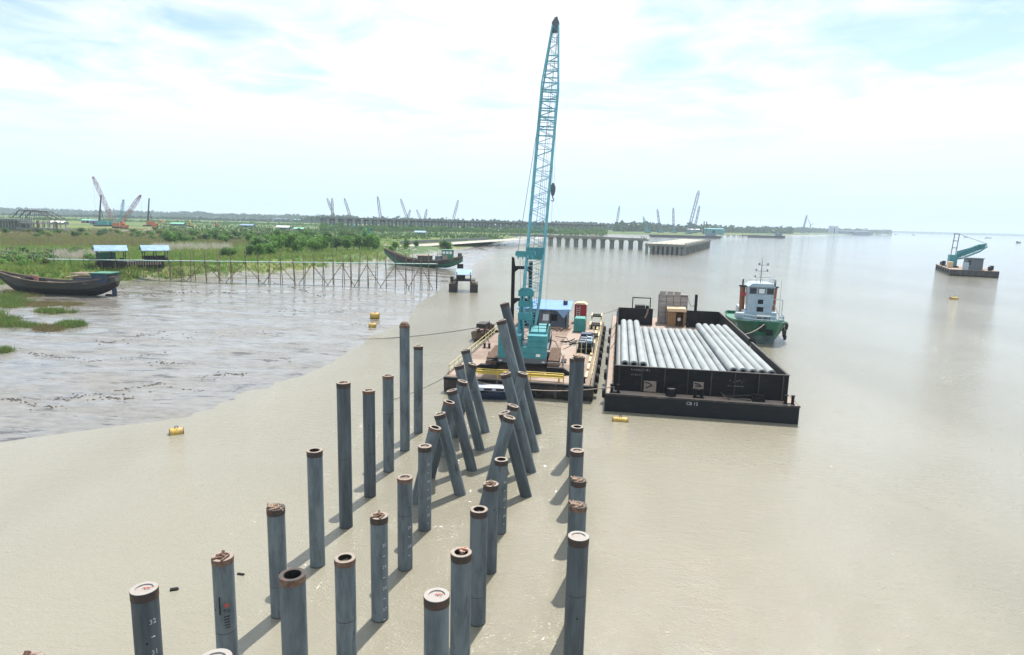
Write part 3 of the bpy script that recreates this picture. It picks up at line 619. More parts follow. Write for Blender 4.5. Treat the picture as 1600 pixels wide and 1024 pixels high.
k = MB(CF); k.box(-2.5, -0.5, -3.0, 1.5, 2.21, 3.9); k.build('engine_house', 'teal', crane)
k = MB(CF); k.box(0.55, 2.5, -3.0, 1.2, 2.21, 4.2); k.build('machinery_house', 'teal', crane)
k = MB(CF); k.prism([(1.4, 2.21), (3.4, 2.21), (3.3, 3.1), (2.9, 4.2), (1.4, 4.2)], 'a', 1.3, 2.6); cabn = k.build('cab', 'teal', crane)
MB(CF).box(1.28, 1.3, 1.7, 2.8, 3.0, 3.95).build('cab_window', 'glass', cabn)
k = MB(CF); k.box(0.6, 2.5, -3.0, 1.0, 4.21, 4.26)
railing(crane, CF, [(0.7, -2.9), (2.45, -2.9), (2.45, 1.0)], 4.21, 'rubber', 0.7, 1.0, 'roof_rail', 0.03)
railing(crane, CF, [(2.85, -2.6), (2.85, 1.2)], 2.3, 'rubber', 1.0, 1.0, 'catwalk_rail', 0.03)
MB(CF).box(2.5, 2.9, -2.8, 1.4, 2.2, 2.28).build('catwalk', 'grey_paint', crane)
# gantry (A-frame)
GX = -0.45; ga = Frame(CF(0, 0, 0), CF.ang); gtop = 8.0
k = MB(CF)
for s in (-0.65, 0.65):
    k.tube((s, -2.6, 3.5), (s*0.8, -1.3, gtop), 0.13, None, 6); k.tube((s, 1.2, 2.2), (s*0.8, -1.2, gtop), 0.17, None, 6)
    for zz in (4.2, 5.4, 6.6): u = (zz-3.5)/(gtop-3.5); k.tube((s, lerp(-2.6, -1.3, u), zz), (s*0.9, lerp(1.2, -1.2, (zz-2.2)/(gtop-2.2)), zz), 0.06, None, 5)
k.box(-0.75, 0.75, -2.35, -1.9, 5.3, 6.1); k.box(-0.8, 0.8, -1.7, -1.4, 6.7, 7.3); k.build('gantry', 'teal', crane)
k = MB(CF); k.box(-0.85, 0.85, -1.6, -0.9, gtop-0.15, gtop+0.45)
k.prism([(-0.85, gtop+0.45), (0.85, gtop+0.45), (0.5, gtop+0.75), (-0.5, gtop+0.75)], 'b', -1.5, -1.0); k.build('gantry_head', 'teal', crane)
k = MB(CF)
for a in (-0.55, -0.2, 0.2, 0.55): k.tube((a-0.06, -1.25, gtop-0.3), (a+0.06, -1.25, gtop-0.3), 0.36, None, 12)
k.build('sheave', 'boom_teal', crane)
# boom
foot = CF(0.05, 2.2, 2.3); tip = Zat(868, 42, 82.5)
bch, lac = MB(), MB(); P, BL, wid = lattice(bch, lac, foot, tip, 1.95, CF.u, 46, 5.0, 7.5, 0.105, 0.042, 1.2, 0.75)
bax = (tip-foot).normalized()
boom = bch.build('boom', 'boom_teal', crane, True); lac.build('boom_lacing', 'boom_teal', boom)
def boomp(s): return foot+bax*s
for s in [BL-7.5-i*1.15 for i in range(6)]+[BL-4, BL-6]:
    for q0, q1 in (((1, 1), (-1, 1)), ((1, -1), (-1, -1))): MB().tube(tuple(P(s, q0)), tuple(P(s, q1)), 0.09, None, 5).build('boom_rung', 'boom_teal', boom)
hd = MB(); up = Vector((0, 0, 1)); hx = CF.u
hf = Frame(tip, CF.ang); hd.fr = hf; hd.box(-0.45, 0.45, -0.4, 0.5, -0.6, 0.5); hd.prism([(-0.4, 0.5), (0.4, 0.5), (0.2, 1.1), (-0.1, 1.0)], 'b', -0.3, 0.3)
for a in (-0.25, 0.0, 0.25): hd.tube((a-0.05, 0.35, 0.2), (a+0.05, 0.35, 0.2), 0.6, None, 12)
hd.build('boom_head', 'grey_paint', boom)
k = MB(); s0 = 0.25*BL; c0 = boomp(11.5)
k = MB(Frame(boomp(10.3), CF.ang)); k.box(-1.05, 1.05, -1.1, -0.95, -0.7, 0.7); k.build('boom_plate', 'teal', boom)
# bridle, pendants, hoist lines
br = Zat(821, 397, 72.0); bf = Frame(br, CF.ang); k = MB(bf); k.prism([(-1.15, -0.1), (-0.9, -0.35), (0.9, -0.35), (1.15, -0.1), (1.05, 0.3), (-1.05, 0.3)], 'b', -0.25, 0.25); k.build('bridle', 'teal', crane)
k = MB(bf)
for a in (-0.8, -0.3, 0.3, 0.8): k.tube((a-0.06, 0, -0.3), (a+0.06, 0, -0.3), 0.3, None, 10)
k.build('bridle_sheave', 'boom_teal', crane)
gh = CF(0, -1.25, gtop+0.2)
k = MB()
for a in (-0.6, -0.3, 0.3, 0.6): k.tube(tuple(gh+CF.u*a), tuple(br+CF.u*a), 0.022, None, 4)
for a in (-0.85, 0.85): k.tube(tuple(br+CF.u*a+Vector((0, 0, 0.3))), tuple(tip+CF.u*a*0.4-bax*1.0), 0.032, None, 4)
k.build('pendant_lines', 'grey_paint', crane)
k = MB()
for a in (-0.25, 0.0, 0.2): k.tube(tuple(CF(0.9+a, 0.3, 3.2)), tuple(tip+CF.u*a), 0.02, None, 4)
k.build('hoist_lines', 'grey_paint', crane)
hk = Zat(864, 297, tip.y+0.7); hx0 = Vector((hk.x, hk.y, tip.z))
k = MB()
for a in (-0.12, 0.12): k.tube((hk.x+a, hk.y, hk.z+0.8), (tip.x+0.35+a, hk.y, tip.z), 0.02, None, 4)
k.tube((hk.x, hk.y, hk.z-1.0), (hk.x-0.5, hk.y, CZ+2.0), 0.018, None, 4); k.build('hook_line', 'grey_paint', crane)
hb = thing('hook_block', 'dark hook block hanging from the crane boom by wire', 'hook block', tuple(hk))
k = MB(Frame(hk, 0)); k.lathe([(0, -0.75), (0.18, -0.7), (0.33, -0.1), (0.33, 0.35), (0.15, 0.85), (0, 0.9)], 10); k.build('block', 'grey_paint', hb, True)
k = MB(Frame(hk, 0)); k.tube((0, 0, -0.7), (0, 0, -1.0), 0.07, None, 6); k.path([(0, 0, -1.0), (0.15, 0, -1.15), (0.12, 0, -1.35), (-0.05, 0, -1.42), (-0.16, 0, -1.28)], 0.06, 6); k.build('hook', 'black_steel', hb)
# black crane mats
for i, (a, bb) in enumerate(((-3.9, -4.9), (3.9, -4.9))):
    q = CF(a, bb, 0.0); t = thing('track_ramp', 'black steel wedge ramp under the crane track on the %s side' % ('mudflat' if i == 0 else 'pipe-barge'), 'ramp', tuple(q))
    s = 1 if i else -1
    k = MB(CF); k.prism([(a-1.2*s, 0.0), (a+1.7*s, 0.0), (a+0.5*s, 0.75), (a-1.2*s, 0.75)], 'b', bb-0.1, bb+0.5); k.build('wedge', 'black_steel', t)
    for j in range(3): MB(CF).box(a-1.0*s+j*0.9*s-0.07, a-1.0*s+j*0.9*s+0.07, bb-0.3, bb-0.11, 0.0, 0.6-0.15*j).build('stiffener', 'black_steel', t)
for i, a in enumerate((-4.3, 4.35)):
    q = CF(a, 2.0, 0); t = thing('track_plate', 'dark steel plate fin lying beside the crane track, %s side' % ('mudflat' if i == 0 else 'pipe-barge'), 'steel plate', tuple(q))
    s = 1 if i else -1; k = MB(CF); k.prism([(-1.5, 0.0), (1.2, 0.0), (0.9, 1.0)], 'a', a-0.06, a+0.06); k.build('plate', 'black_steel', t)
    k = MB(CF); k.box(a-0.3, a+0.3, 0.9, 2.9, 0.0, 0.12); k.build('foot', 'black_steel', t)
# ------------------------------------------------------------------ pipe barge
PB = Frame((8.95, 58.7, 0), ANG); PW, PL, PZ, CO = 17.4, 53.0, 1.7, 4.15
pb = thing('cargo_barge', 'black steel cargo barge with high coaming walls loaded with concrete piles', 'barge', tuple(PB.o))
k = MB(PB); k.prism([(0.25, -1.0), (0, 0.1), (0, PZ), (PL, PZ), (PL, -1.0)], 'a', 0, PW); k.build('hull', 'hull_black', pb)
k = MB(PB); k.box(0.1, PW-0.1, 0.1, PL-0.1, PZ+0.003, PZ+0.02); k.build('deck', 'deck_pale', pb)
k = MB(PB); k.box(-0.05, PW+0.05, -0.07, 0.0, PZ-0.12, PZ+0.05); k.build('gunwale_strip', 'hull_weathered', pb)
ca0, ca1, cb0, cb1 = 0.85, 16.65, 1.5, 44.0; T = 0.12
def wall(a0, a1, b0, b1, z1=CO, z0=PZ+0.02): return MB(PB).box(a0, a1, b0, b1, z0, z1)
front = wall(ca0, ca1, cb0, cb0+T).build('coaming_wall', 'black_steel', pb)
lw = wall(ca0, ca0+T, cb0+T, cb1).build('coaming_wall', 'black_steel', pb)
rw = wall(ca1-T, ca1, cb0+T, 18.6).build('coaming_wall', 'black_steel', pb)
rw2 = wall(ca1-T, ca1, 20.0, cb1, CO+0.15).build('coaming_wall', 'black_steel', pb)
wall(ca0+T, 6.4, cb1-T, cb1, CO+0.25).build('coaming_wall', 'black_steel', pb); wall(11.6, ca1-T, cb1-T, cb1, CO+0.25).build('coaming_wall', 'black_steel', pb)
for i in range(8):
    a = ca0+0.35+i*2.13; MB(PB).box(a, a+0.1, cb0-0.13, cb0-0.002, PZ+0.02, CO-0.06).build('rib', 'hull_weathered', front)
for z in (2.25, 2.75, 3.25, 3.7): MB(PB).box(ca0+0.05, ca1-0.05, cb0-0.05, cb0-0.003, z, z+0.07).build('stringer', 'black_steel', front)
MB(PB).box(ca0-0.05, ca1+0.05, cb0-0.10, cb0+T+0.03, CO+0.002, CO+0.06).build('top_rail', 'hull_weathered', front)
for i in range(14):
    b0 = 3+i*3.0
    if not 17 < b0 < 21: MB(PB).box(ca1, ca1+0.12, b0, b0+0.1, PZ+0.02, CO-0.06).build('rib', 'black_steel', rw if b0 < 19 else rw2)
    MB(PB).box(ca0-0.12, ca0, b0, b0+0.1, PZ+0.02, CO-0.06).build('rib', 'black_steel', lw)
for w_, b0, b1, a in ((rw, cb0, 18.6, ca1), (rw2, 20.0, cb1, ca1)): MB(PB).box(a-T-0.03, a+0.05, b0, b1, CO+0.152, CO+0.2).build('top_rail', 'hull_weathered', w_) if w_ is rw2 else MB(PB).box(a-T-0.03, a+0.05, b0+0.2, b1, CO+0.002, CO+0.05).build('top_rail', 'hull_weathered', w_)
for a, w_, h_, z0 in ((3.6, 1.15, 1.05, 0.12), (8.15, 0.95, 0.75, 0.62)):   # pale doors / openings in the front wall
    o = MB(PB).box(a, a+w_, cb0-0.16, cb0-0.135, PZ+z0, PZ+z0+h_).build('pale_panel', 'end_rim', front)
    k = MB(PB); k.path([(a+0.1, cb0-0.17, PZ+z0+h_-0.15), (a+0.5, cb0-0.17, PZ+z0+h_-0.22), (a+0.75, cb0-0.17, PZ+z0+h_-0.4), (a+0.2, cb0-0.17, PZ+z0+0.35)], 0.06, 5); k.build('rope_coil', 'rubber', front)
def scrib(a, z, n, sc, seed):
    r = random.Random(seed)
    for i in range(n):
        k = MB(PB); x = a+i*sc*0.9; P_ = [(x+r.uniform(0, 0.7)*sc, cb0-0.012, z+r.uniform(-0.5, 0.5)*sc) for _ in range(4)]
        k.path(P_, 0.014, 4); k.build('chalk_scrawl', 'chalk', front)
scrib(2.35, 3.86, 10, 0.2, 3); scrib(2.35, 3.35, 5, 0.2, 4); scrib(11.4, 3.3, 7, 0.24, 5); scrib(11.3, 2.82, 9, 0.18, 6)
tm = text_mesh('CB 12', 0.42); tm.materials.append(MATS['chalk'])
o = child('barge_number', tm, pb, PB(8.0, -0.012, PZ-0.55)-PB.o, (math.pi/2, 0, ANG))
for a, bb in ((0.9, 0.55), (16.6, 0.55), (8.6, 0.65)): bollard(pb, PB, a, bb, PZ+0.02, h=0.75)
MB(PB).lathe([(0, 0), (0.5, 0), (0.5, 0.75), (0.42, 0.8), (0, 0.8)], 14, (6.1, 0.75, PZ+0.02)).build('mooring_drum', 'black_steel', pb, True)
k = MB(PB); k.tube((10.8, 0.8, PZ+0.3), (13.6, 0.9, PZ+0.55), 0.06, None, 5); k.tube((10.8, 0.7, PZ+0.3), (13.2, 0.5, PZ+0.1), 0.05, None, 5); k.tube((10.6, 1.0, PZ+0.6), (11.4, 0.4, PZ+0.1), 0.06, None, 5); k.build('loose_bars', 'hull_weathered', pb, kind='stuff')
k = MB(PB); k.box(13.4, 14.5, 0.5, 1.1, PZ+0.02, PZ+0.5); k.tube((13.5, 0.8, PZ+0.6), (14.4, 0.8, PZ+0.6), 0.16, None, 8); k.build('capstan', 'black_steel', pb)
for i in range(6): tyre(pb, PB, (-0.16, 3+i*7.5, 1.0), (1, 0, 0), 0.55)
k = MB(PB)
for i in range(7): k.box(ca0+0.3, ca1-0.3, 5+i*4.6, 5.3+i*4.6, PZ+0.022, PZ+0.76)
k.build('dunnage_timber', 'wood_scrap', pb, kind='stuff')
def pipe_mesh():
    L = 29.0; b = MB(); n = 24
    prof = [(0.415, 0), (0.415, 9.5), (0.407, 9.52), (0.407, 9.58), (0.415, 9.6), (0.415, 19.5), (0.407, 19.52), (0.407, 19.58), (0.415, 19.6), (0.415, L), (0.26, L), (0.26, L-2), (0.0, L-2)]
    prof = [(0.0, 2.0), (0.26, 2.0), (0.26, 0.0)] + prof
    m = b.pts([(r*math.cos(2*math.pi*i/n), z, r*math.sin(2*math.pi*i/n)) for r, z in prof for i in range(n)])
    for q in range(len(prof)-1):
        for i in range(n): j = (i+1) % n; b.f.append((m+q*n+i, m+(q+1)*n+i, m+(q+1)*n+j, m+q*n+j))
    return keep(b, 'concrete_pile_shaft', 'pipe_concrete')
PIPE = pipe_mesh()
def pband(y):
    b = MB(); n = 24; m = b.pts([(r*math.cos(2*math.pi*i/n), y+d, r*math.sin(2*math.pi*i/n)) for r, d in ((0.42, 0), (0.42, 0.16)) for i in range(n)])
    for i in range(n): j = (i+1) % n; b.f.append((m+i, m+n+i, m+n+j, m+j))
    return keep(b, 'end_band', 'louver_frame')
PBAND = [pband(-0.005), pband(28.845)]
def lay_pipe(label, a, b0, z, yaw=0.0):
    t = thing('concrete_pile', label, 'pile', tuple(PB(a, b0, z)), 'concrete piles loaded on the cargo barge'); t.rotation_euler = (0, 0, ANG+yaw)
    child('shaft', PIPE, t); child('end_band', PBAND[0], t); child('end_band', PBAND[1], t)
zl = PZ+0.46+0.415+0.3
NL = 18; pitch = (ca1-ca0-0.9)/(NL-1)
for i in range(NL):
    lay_pipe('pale concrete pile lying in the bottom layer, %s from the crane barge' % (list(ORD.values())+['eleventh', 'twelfth', 'thirteenth', 'fourteenth', 'fifteenth', 'sixteenth', 'seventeenth', 'eighteenth'])[i], ca0+0.45+i*pitch, 3.6+rnd.uniform(-0.35, 0.35), zl+rnd.uniform(-0.03, 0.03), rnd.uniform(-0.0015, 0.0015))
for j, i in enumerate((0.55, 1.55, 2.6)): lay_pipe('pale concrete pile on the upper layer, %s from the crane barge' % ORD[j+1], ca0+0.45+i*pitch, 4.6+rnd.uniform(-0.35, 0.35), zl+0.71)
for j, i in enumerate((12.5, 13.5, 14.5, 15.5, 16.5)): lay_pipe('pale concrete pile on the upper layer, %s from the tugboat' % ORD[5-j], ca0+0.45+i*pitch, 4.5+rnd.uniform(-0.35, 0.35), zl+0.71)
# stern tower, cabin
q = G(1050, 507, PZ); ta, tb, _ = PB.inv(q); tb = max(tb, cb1+0.8)
tw = thing('louvre_tower', 'tall grey louvred panel tower behind the wooden cabin on the cargo barge', 'tower', tuple(PB(ta, tb, PZ+0.02)))
TWd, TH = 4.5, 5.0
k = MB(PB); k.box(ta-TWd/2, ta+TWd/2, tb+0.2, tb+2.4, PZ+0.02, PZ+TH-0.2); k.build('core', 'louver_frame', tw)
for i in range(4):
    for j in range(6):
        if j == 5 and i == 3: continue
        a0 = ta-TWd/2+i*TWd/4; z0 = PZ+0.05+j*TH/6*1.07
        f = MB(PB).box(a0+0.06, a0+TWd/4-0.06, tb+0.1, tb+0.198, z0+0.05, z0+TH/6*1.07-0.05).build('panel', 'louver', tw)
        for s in range(3): MB(PB).box(a0+0.1, a0+TWd/4-0.1, tb+0.06, tb+0.099, z0+0.16+s*0.25, z0+0.22+s*0.25).build('slat', 'louver_frame', f)
q = G(1056, 511, PZ); ka, kb, _ = PB.inv(q); kb = min(kb, tb-2.3)
cabin = thing('wooden_cabin', 'small brown wooden cabin with open doorway in front of the louvred tower', 'cabin', tuple(PB(ka, kb, PZ+0.02)))
k = MB(PB); k.box(ka-1.3, ka-0.1, kb, kb+0.1, PZ+0.02, PZ+2.6); k.box(ka+1.05, ka+1.3, kb, kb+0.1, PZ+0.02, PZ+2.6); k.box(ka-1.3, ka-1.2, kb+0.1, kb+2.0, PZ+0.02, PZ+2.6); k.box(ka+1.2, ka+1.3, kb+0.1, kb+2.0, PZ+0.02, PZ+2.6); k.box(ka-1.2, ka+1.2, kb+1.9, kb+2.0, PZ+0.02, PZ+2.6); k.build('wall', 'cabin_wood', cabin)
k = MB(PB); k.prism([(kb-0.3, PZ+2.62), (kb+2.2, PZ+2.95), (kb+2.2, PZ+3.03), (kb-0.3, PZ+2.70)], 'a', ka-1.45, ka+1.45); k.build('roof', 'cabin_roof', cabin)
k = MB(PB); k.box(ka-1.45, ka+1.45, kb-0.36, kb-0.3, PZ+2.45, PZ+2.95); k.build('fascia', 'cabin_roof', cabin)
q = G(1085, 512, PZ); a0, b0, _ = PB.inv(q)
t = thing('derrick_post', 'tall black steel post beside the wooden cabin on the cargo barge', 'post', tuple(PB(a0, cb1+0.35, PZ+0.02)))
MB(PB).box(a0-0.2, a0+0.2, cb1+0.15, cb1+0.55, PZ+0.02, PZ+5.2).build('mast', 'black_steel', t); MB(PB).box(a0-0.5, a0+0.5, cb1+0.05, cb1+0.65, PZ+0.02, PZ+0.5).build('foot', 'black_steel', t)
t = thing('winch_frame', 'black pipe frame over a winch at the stern of the cargo barge', 'winch', tuple(PB(4.6, cb1+1.5, PZ+0.02)))
k = MB(PB)
for a in (3.2, 6.0): k.tube((a, cb1+1.5, PZ+0.02), (a, cb1+1.5, PZ+4.2), 0.08, None, 6)
k.tube((3.1, cb1+1.5, PZ+4.2), (6.1, cb1+1.5, PZ+4.2), 0.09, None, 6); k.build('frame', 'black_steel', t)
k = MB(PB); k.box(3.4, 5.8, cb1+0.7, cb1+2.2, PZ+0.02, PZ+1.6); k.tube((3.6, cb1+1.4, PZ+2.4), (5.2, cb1+1.4, PZ+2.4), 0.75, None, 12); k.build('drum', 'black_steel', t)
MB(PB).box(5.3, 5.8, cb1+1.0, cb1+1.8, PZ+1.6, PZ+3.0).build('engine', 'black_steel', t)
k = MB(PB); k.path([(5.6, 43.8, 4.3), (5.5, 43.78, 3.6), (5.2, 43.8, 2.9)], 0.14, 6); tag(k.build('rope_bundle', 'end_rim'), 'pale rope bundle hanging on the inside of the stern coaming wall', 'rope')
# person in the doorway
def person(label, fr, a, bb, z, h=1.66):
    t = thing('person', label, 'person', tuple(fr(a, bb, z)))
    J = {'pel': (0, 0, .53), 'sp': (0, 0.01, .65), 'ch': (0, 0, .76), 'nk': (0, 0, .845), 'hd': (0, -0.01, .90), 'ht': (0, 0, .985),
         'lh': (-.055, 0, .50), 'lk': (-.06, -.01, .27), 'la': (-.06, .01, .03), 'lt': (-.065, -.08, .012), 'rh': (.055, 0, .50), 'rk': (.065, -.03, .27), 'ra': (.07, 0, .03), 'rt': (.075, -.09, .012),
         'ls': (-.115, 0, .80), 'le': (-.15, .01, .64), 'lw': (-.14, -.05, .50), 'lf': (-.135, -.07, .44), 'rs': (.115, 0, .80), 're': (.16, -.03, .65), 'rw': (.10, -.12, .60), 'rf': (.06, -.15, .61)}
    E_ = [('pel', 'sp'), ('sp', 'ch'), ('ch', 'nk'), ('nk', 'hd'), ('hd', 'ht'), ('pel', 'lh'), ('lh', 'lk'), ('lk', 'la'), ('la', 'lt'), ('pel', 'rh'), ('rh', 'rk'), ('rk', 'ra'), ('ra', 'rt'), ('ch', 'ls'), ('ls', 'le'), ('le', 'lw'), ('lw', 'lf'), ('ch', 'rs'), ('rs', 're'), ('re', 'rw'), ('rw', 'rf')]
    rad = dict(pel=.085, sp=.075, ch=.088, nk=.034, hd=.055, ht=.045, lh=.06, rh=.06, lk=.038, rk=.038, la=.024, ra=.024, lt=.02, rt=.02, ls=.045, rs=.045, le=.028, re=.028, lw=.02, rw=.02, lf=.018, rf=.018)
    names = list(J); me = bpy.data.meshes.new('body'); me.from_pydata([tuple(c*h for c in J[n]) for n in names], [(names.index(p), names.index(q)) for p, q in E_], [])
    o = bpy.data.objects.new('body', me); col.objects.link(o); o.parent = t; o.rotation_euler = (0, 0, fr.ang)
    sm = o.modifiers.new('skin', 'SKIN'); sk = me.skin_vertices[0].data
    for i, n in enumerate(names): sk[i].radius = (rad[n]*h, rad[n]*h*(0.75 if n in ('pel', 'sp', 'ch') else 1))
    sk[0].use_root = True; ss = o.modifiers.new('sub', 'SUBSURF'); ss.levels = 1; ss.render_levels = 1
    m = mat('person_clothes', (0.6, 0.6, 0.58), 0.8); nt_ = m.node_tree; g = nt_.nodes.new('ShaderNodeTexCoord'); s_ = nt_.nodes.new('ShaderNodeSeparateXYZ'); nt_.links.new(g.outputs['Object'], s_.inputs[0])
    cr = nt_.nodes.new('ShaderNodeValToRGB'); cr.color_ramp.interpolation = 'CONSTANT'; e = cr.color_ramp.elements; e[0].color = (0.02, 0.02, 0.03, 1); e[1].position = 0.54; e[1].color = (0.62, 0.63, 0.65, 1)
    for p_, c_ in ((0.845, (0.22, 0.12, 0.08, 1)), (0.955, (0.015, 0.012, 0.01, 1))): x = e.new(p_); x.color = c_
    dv_ = nt_.nodes.new('ShaderNodeMath'); dv_.operation = 'DIVIDE'; dv_.inputs[1].default_value = h; nt_.links.new(s_.outputs[2], dv_.inputs[0]); nt_.links.new(dv_.outputs[0], cr.inputs[0]); nt_.links.new(cr.outputs[0], nt_.nodes['Principled BSDF'].inputs['Base Color'])
    me.materials.append(m)
person('person in a white shirt and dark trousers standing in the cabin doorway', PB, ka+0.45, kb+0.35, PZ+0.02)
# ------------------------------------------------------------------ tugboat
TF = Frame((38.6, 96.6, 0), math.radians(-12))
tug = thing('tugboat', 'green tugboat with pale blue wheelhouse and orange funnels moored behind the cargo barge', 'tugboat', tuple(TF.o))
tp = lambda s: min(1, (0.30+s*4.2)**0.6) if s < 0.25 else (1.0 if s < 0.8 else 1-0.25*((s-0.8)/0.2)**2)
tsh = lambda s: 3.55-1.5*min(1, s/0.6)**0.8; tke = lambda s: -1.2
trk = lambda s, t: (1-s)**6*(t*1.6-0.4)
hull(MB(TF), 23, 7.7, tsh, tke, tp, 0.0, 0.52, rake=trk).build('lower_hull', 'tug_grey', tug, True)
hull(MB(TF), 23, 7.7, tsh, tke, tp, 0.52, 1.0, rake=trk).build('upper_hull', 'tug_green', tug, True)
deck_cap(MB(TF), 23, 7.7, lambda s: tsh(s)-0.5, tp).build('deck', 'tug_green', tug)
k = MB(TF)
for sgn in (-1, 1):
    ps = [(sgn*7.74/2*tp(i/22), i/22*23-trk(i/22, 1), tsh(i/22)) for i in range(23)]; k.path(ps, 0.09, 6)
k.tube((-7.74/2*tp(0), -1.2, tsh(0)), (7.74/2*tp(0), -1.2, tsh(0)), 0.1, None, 6); k.build('gunwale', 'tug_green', tug, True)
for c, ax, R in (((-0.6, -1.35, 2.6), (0, 1, 0), 0.62), ((2.95, 0.6, 1.9), (0.9, -0.6, 0), 0.5), ((3.5, 2.0, 2.6), (1, -0.4, 0), 0.6), ((3.75, 4.0, 1.4), (1, -0.1, 0), 0.55), ((3.9, 6.5, 1.6), (1, 0, 0), 0.55), ((3.2, 1.0, 1.0), (1, -0.5, 0), 0.45), ((3.85, 5.2, 0.8), (1, 0, 0), 0.5)): tyre(tug, TF, c, ax, R)
k = MB(TF); k.box(-2.5, 2.5, 5.2, 15, 2.0, 4.2); k.build('deckhouse', 'tug_white', tug)
k = MB(TF); k.prism([(-1.75, 4.2), (1.75, 4.2), (1.9, 7.0), (1.95, 8.2), (-1.95, 8.2), (-1.9, 7.0)], 'b', 5.4, 9.4); wh = k.build('wheelhouse', 'tug_white', tug)
k = MB(TF); k.prism([(-2.1, 8.21), (2.1, 8.21), (1.5, 8.75), (-1.5, 8.75)], 'b', 5.1, 9.7); k.build('wheelhouse_roof', 'tug_white', wh)
for a in (-1.3, 0, 1.3):
    f = MB(TF).box(a-0.56, a+0.56, 5.36, 5.399, 7.05, 8.05).build('window', 'grey_paint', wh); MB(TF).box(a-0.42, a+0.42, 5.33, 5.358, 7.18, 7.92).build('pane', 'window_white' if a == 0 else 'glass', f)
MB(TF).box(-0.45, 0.35, 5.36, 5.399, 5.5, 6.2).build('window', 'dark_opening', wh); MB(TF).box(-0.55, 0.45, 5.36, 5.399, 4.25, 5.0).build('hatch', 'dark_opening', wh)
for s in (-1, 1):
    f = MB(TF).tube((s*2.35, 8.6, 2.1), (s*2.5, 8.7, 7.9), 0.42, None, 12).build('funnel', 'orange_rust', tug, True); k = MB(TF); k.tube((s*2.5, 8.7, 7.9), (s*2.5, 8.7, 8.1), 0.6, None, 12); k.tube((s*2.5, 8.7, 8.1), (s*2.5, 8.7, 9.1), 0.13, None, 6); k.build('funnel_cap', 'black_steel', f)
k = MB(TF); k.box(-2.85, -2.0, 8.0, 8.06, 6.4, 7.0); k.build('flag', 'red_paint', tug)
k = MB(TF); k.tube((0, 7.4, 8.7), (0, 7.4, 12.6), 0.08, 0.04, 6)
for z, w_ in ((9.6, 1.5), (10.6, 1.0), (11.6, 1.1)): k.tube((-w_*0.6, 7.4, z), (w_, 7.4, z), 0.04, None, 5)
for a, z in ((-0.8, 10.6), (0.9, 11.6), (-0.9, 9.6), (0.9, 10.6), (-0.4, 11.6)): k.cbox(a, 7.4, z, 0.2, 0.2, 0.32)
k.build('mast', 'grey_paint', tug)
railing(tug, TF, [(-1.9, 5.4), (1.9, 5.4), (1.9, 9.2)], 8.75, 'tug_white', 0.8, 0.95, 'roof_rail', 0.03)
railing(tug, TF, [(-3.0, 2.0), (-1.3, 0.4), (1.3, 0.4), (3.0, 2.0), (3.4, 5.0)], 3.0, 'tug_white', 1.15, 1.0, 'bow_rail', 0.045)
k = MB(TF); k.tube((3.3, 5.5, 2.2), (3.3, 5.5, 6.3), 0.06, None, 5); k.tube((3.3, 5.5, 6.3), (1.9, 5.5, 6.3), 0.06, None, 5); k.tube((3.3, 5.5, 3.2), (1.9, 5.5, 5.6), 0.05, None, 5); k.build('davit', 'tug_white', tug)
k = MB(TF); k.tube((-3.6, 4.0, 2.4), (-3.1, 3.8, 9.0), 0.03, None, 4); k.build('aerial', 'grey_paint', tug); MB(TF).tube((3.6, 9, 2.4), (3.5, 9, 9.0), 0.03, None, 4).build('aerial', 'grey_paint', tug)
k = MB(TF); k.box(-1.2, 1.2, 1.6, 3.2, 2.6, 3.5); k.tube((-1.0, 2.2, 3.7), (1.0, 2.2, 3.7), 0.45, None, 10); k.build('anchor_windlass', 'grey_paint', tug)
k = MB(TF); k.lathe([(0, 0), (0.7, 0.0), (0.85, 0.4), (0.7, 0.9), (0, 1.0)], 10, (-3.2, 4.2, 3.2)); k.tube((-3.2, 4.2, 2.0), (-3.2, 4.2, 3.2), 0.5, None, 8); k.build('raft_canister', 'tug_white', tug, True)
k = MB(TF); k.box(0.15, 1.05, -1.0, -0.75, 1.5, 2.3); k.build('anchor', 'black_steel', tug)
# ropes
def rope(label, p0, p1, sag, r=0.035, m='hull_weathered', n=14):
    p0 = Vector(p0); p1 = Vector(p1); ps = []
    for i in range(n+1): t = i/n; p = p0.lerp(p1, t); p.z -= sag*4*t*(1-t); ps.append(tuple(p))
    return tag(MB().path(ps, r, 5).build('mooring_rope', m), label, 'rope')
rope('pale towing rope from the tugboat bow to the cargo barge wall', TF(-0.3, -1.2, 3.2), PB(16.7, 24.0, 4.2), 0.25, 0.06, 'end_rim')
rope('slack mooring rope between the barges by their sterns', CB(CW-0.2, 36, 2.2), PB(0.85, 38, 3.0), 1.2)
rope('slack mooring rope between the barges amidships', CB(CW-0.2, 27, 2.2), PB(0.85, 31, 3.0), 1.2)
rope('slack mooring rope between the barges beside the anchor winch', CB(CW-0.2, 18, 2.2), PB(0.85, 23, 3.0), 1.2)
rope('mooring rope across the bow of the crane barge to the cargo barge', CB(3.0, -0.35, 1.5), PB(0.7, 0.4, 2.3), 0.7, 0.05, 'end_rim')
rope('long anchor line from the crane barge stern to the mudflat', CB(0.3, 36, 2.0), (-22.5, 92, 0.02), 0.6, 0.05)
rope('long anchor line from the crane barge bow towards the mudflat', CB(0.2, 1, 1.5), (-14.5, 58.0, -0.1), 0.5, 0.03)
rope('taut line from the crane barge stern post to the cargo barge', CB(CW-0.3, 41, 3.2), PB(1.2, 43, 4.4), 0.1, 0.03)
rope('wire sagging from the louvred tower to the black post', PB(ta+2.2, tb+0.5, 6.3), PB(PB.inv(G(1085, 512, PZ))[0]-0.2, cb1+0.35, 5.2), 0.7, 0.04)
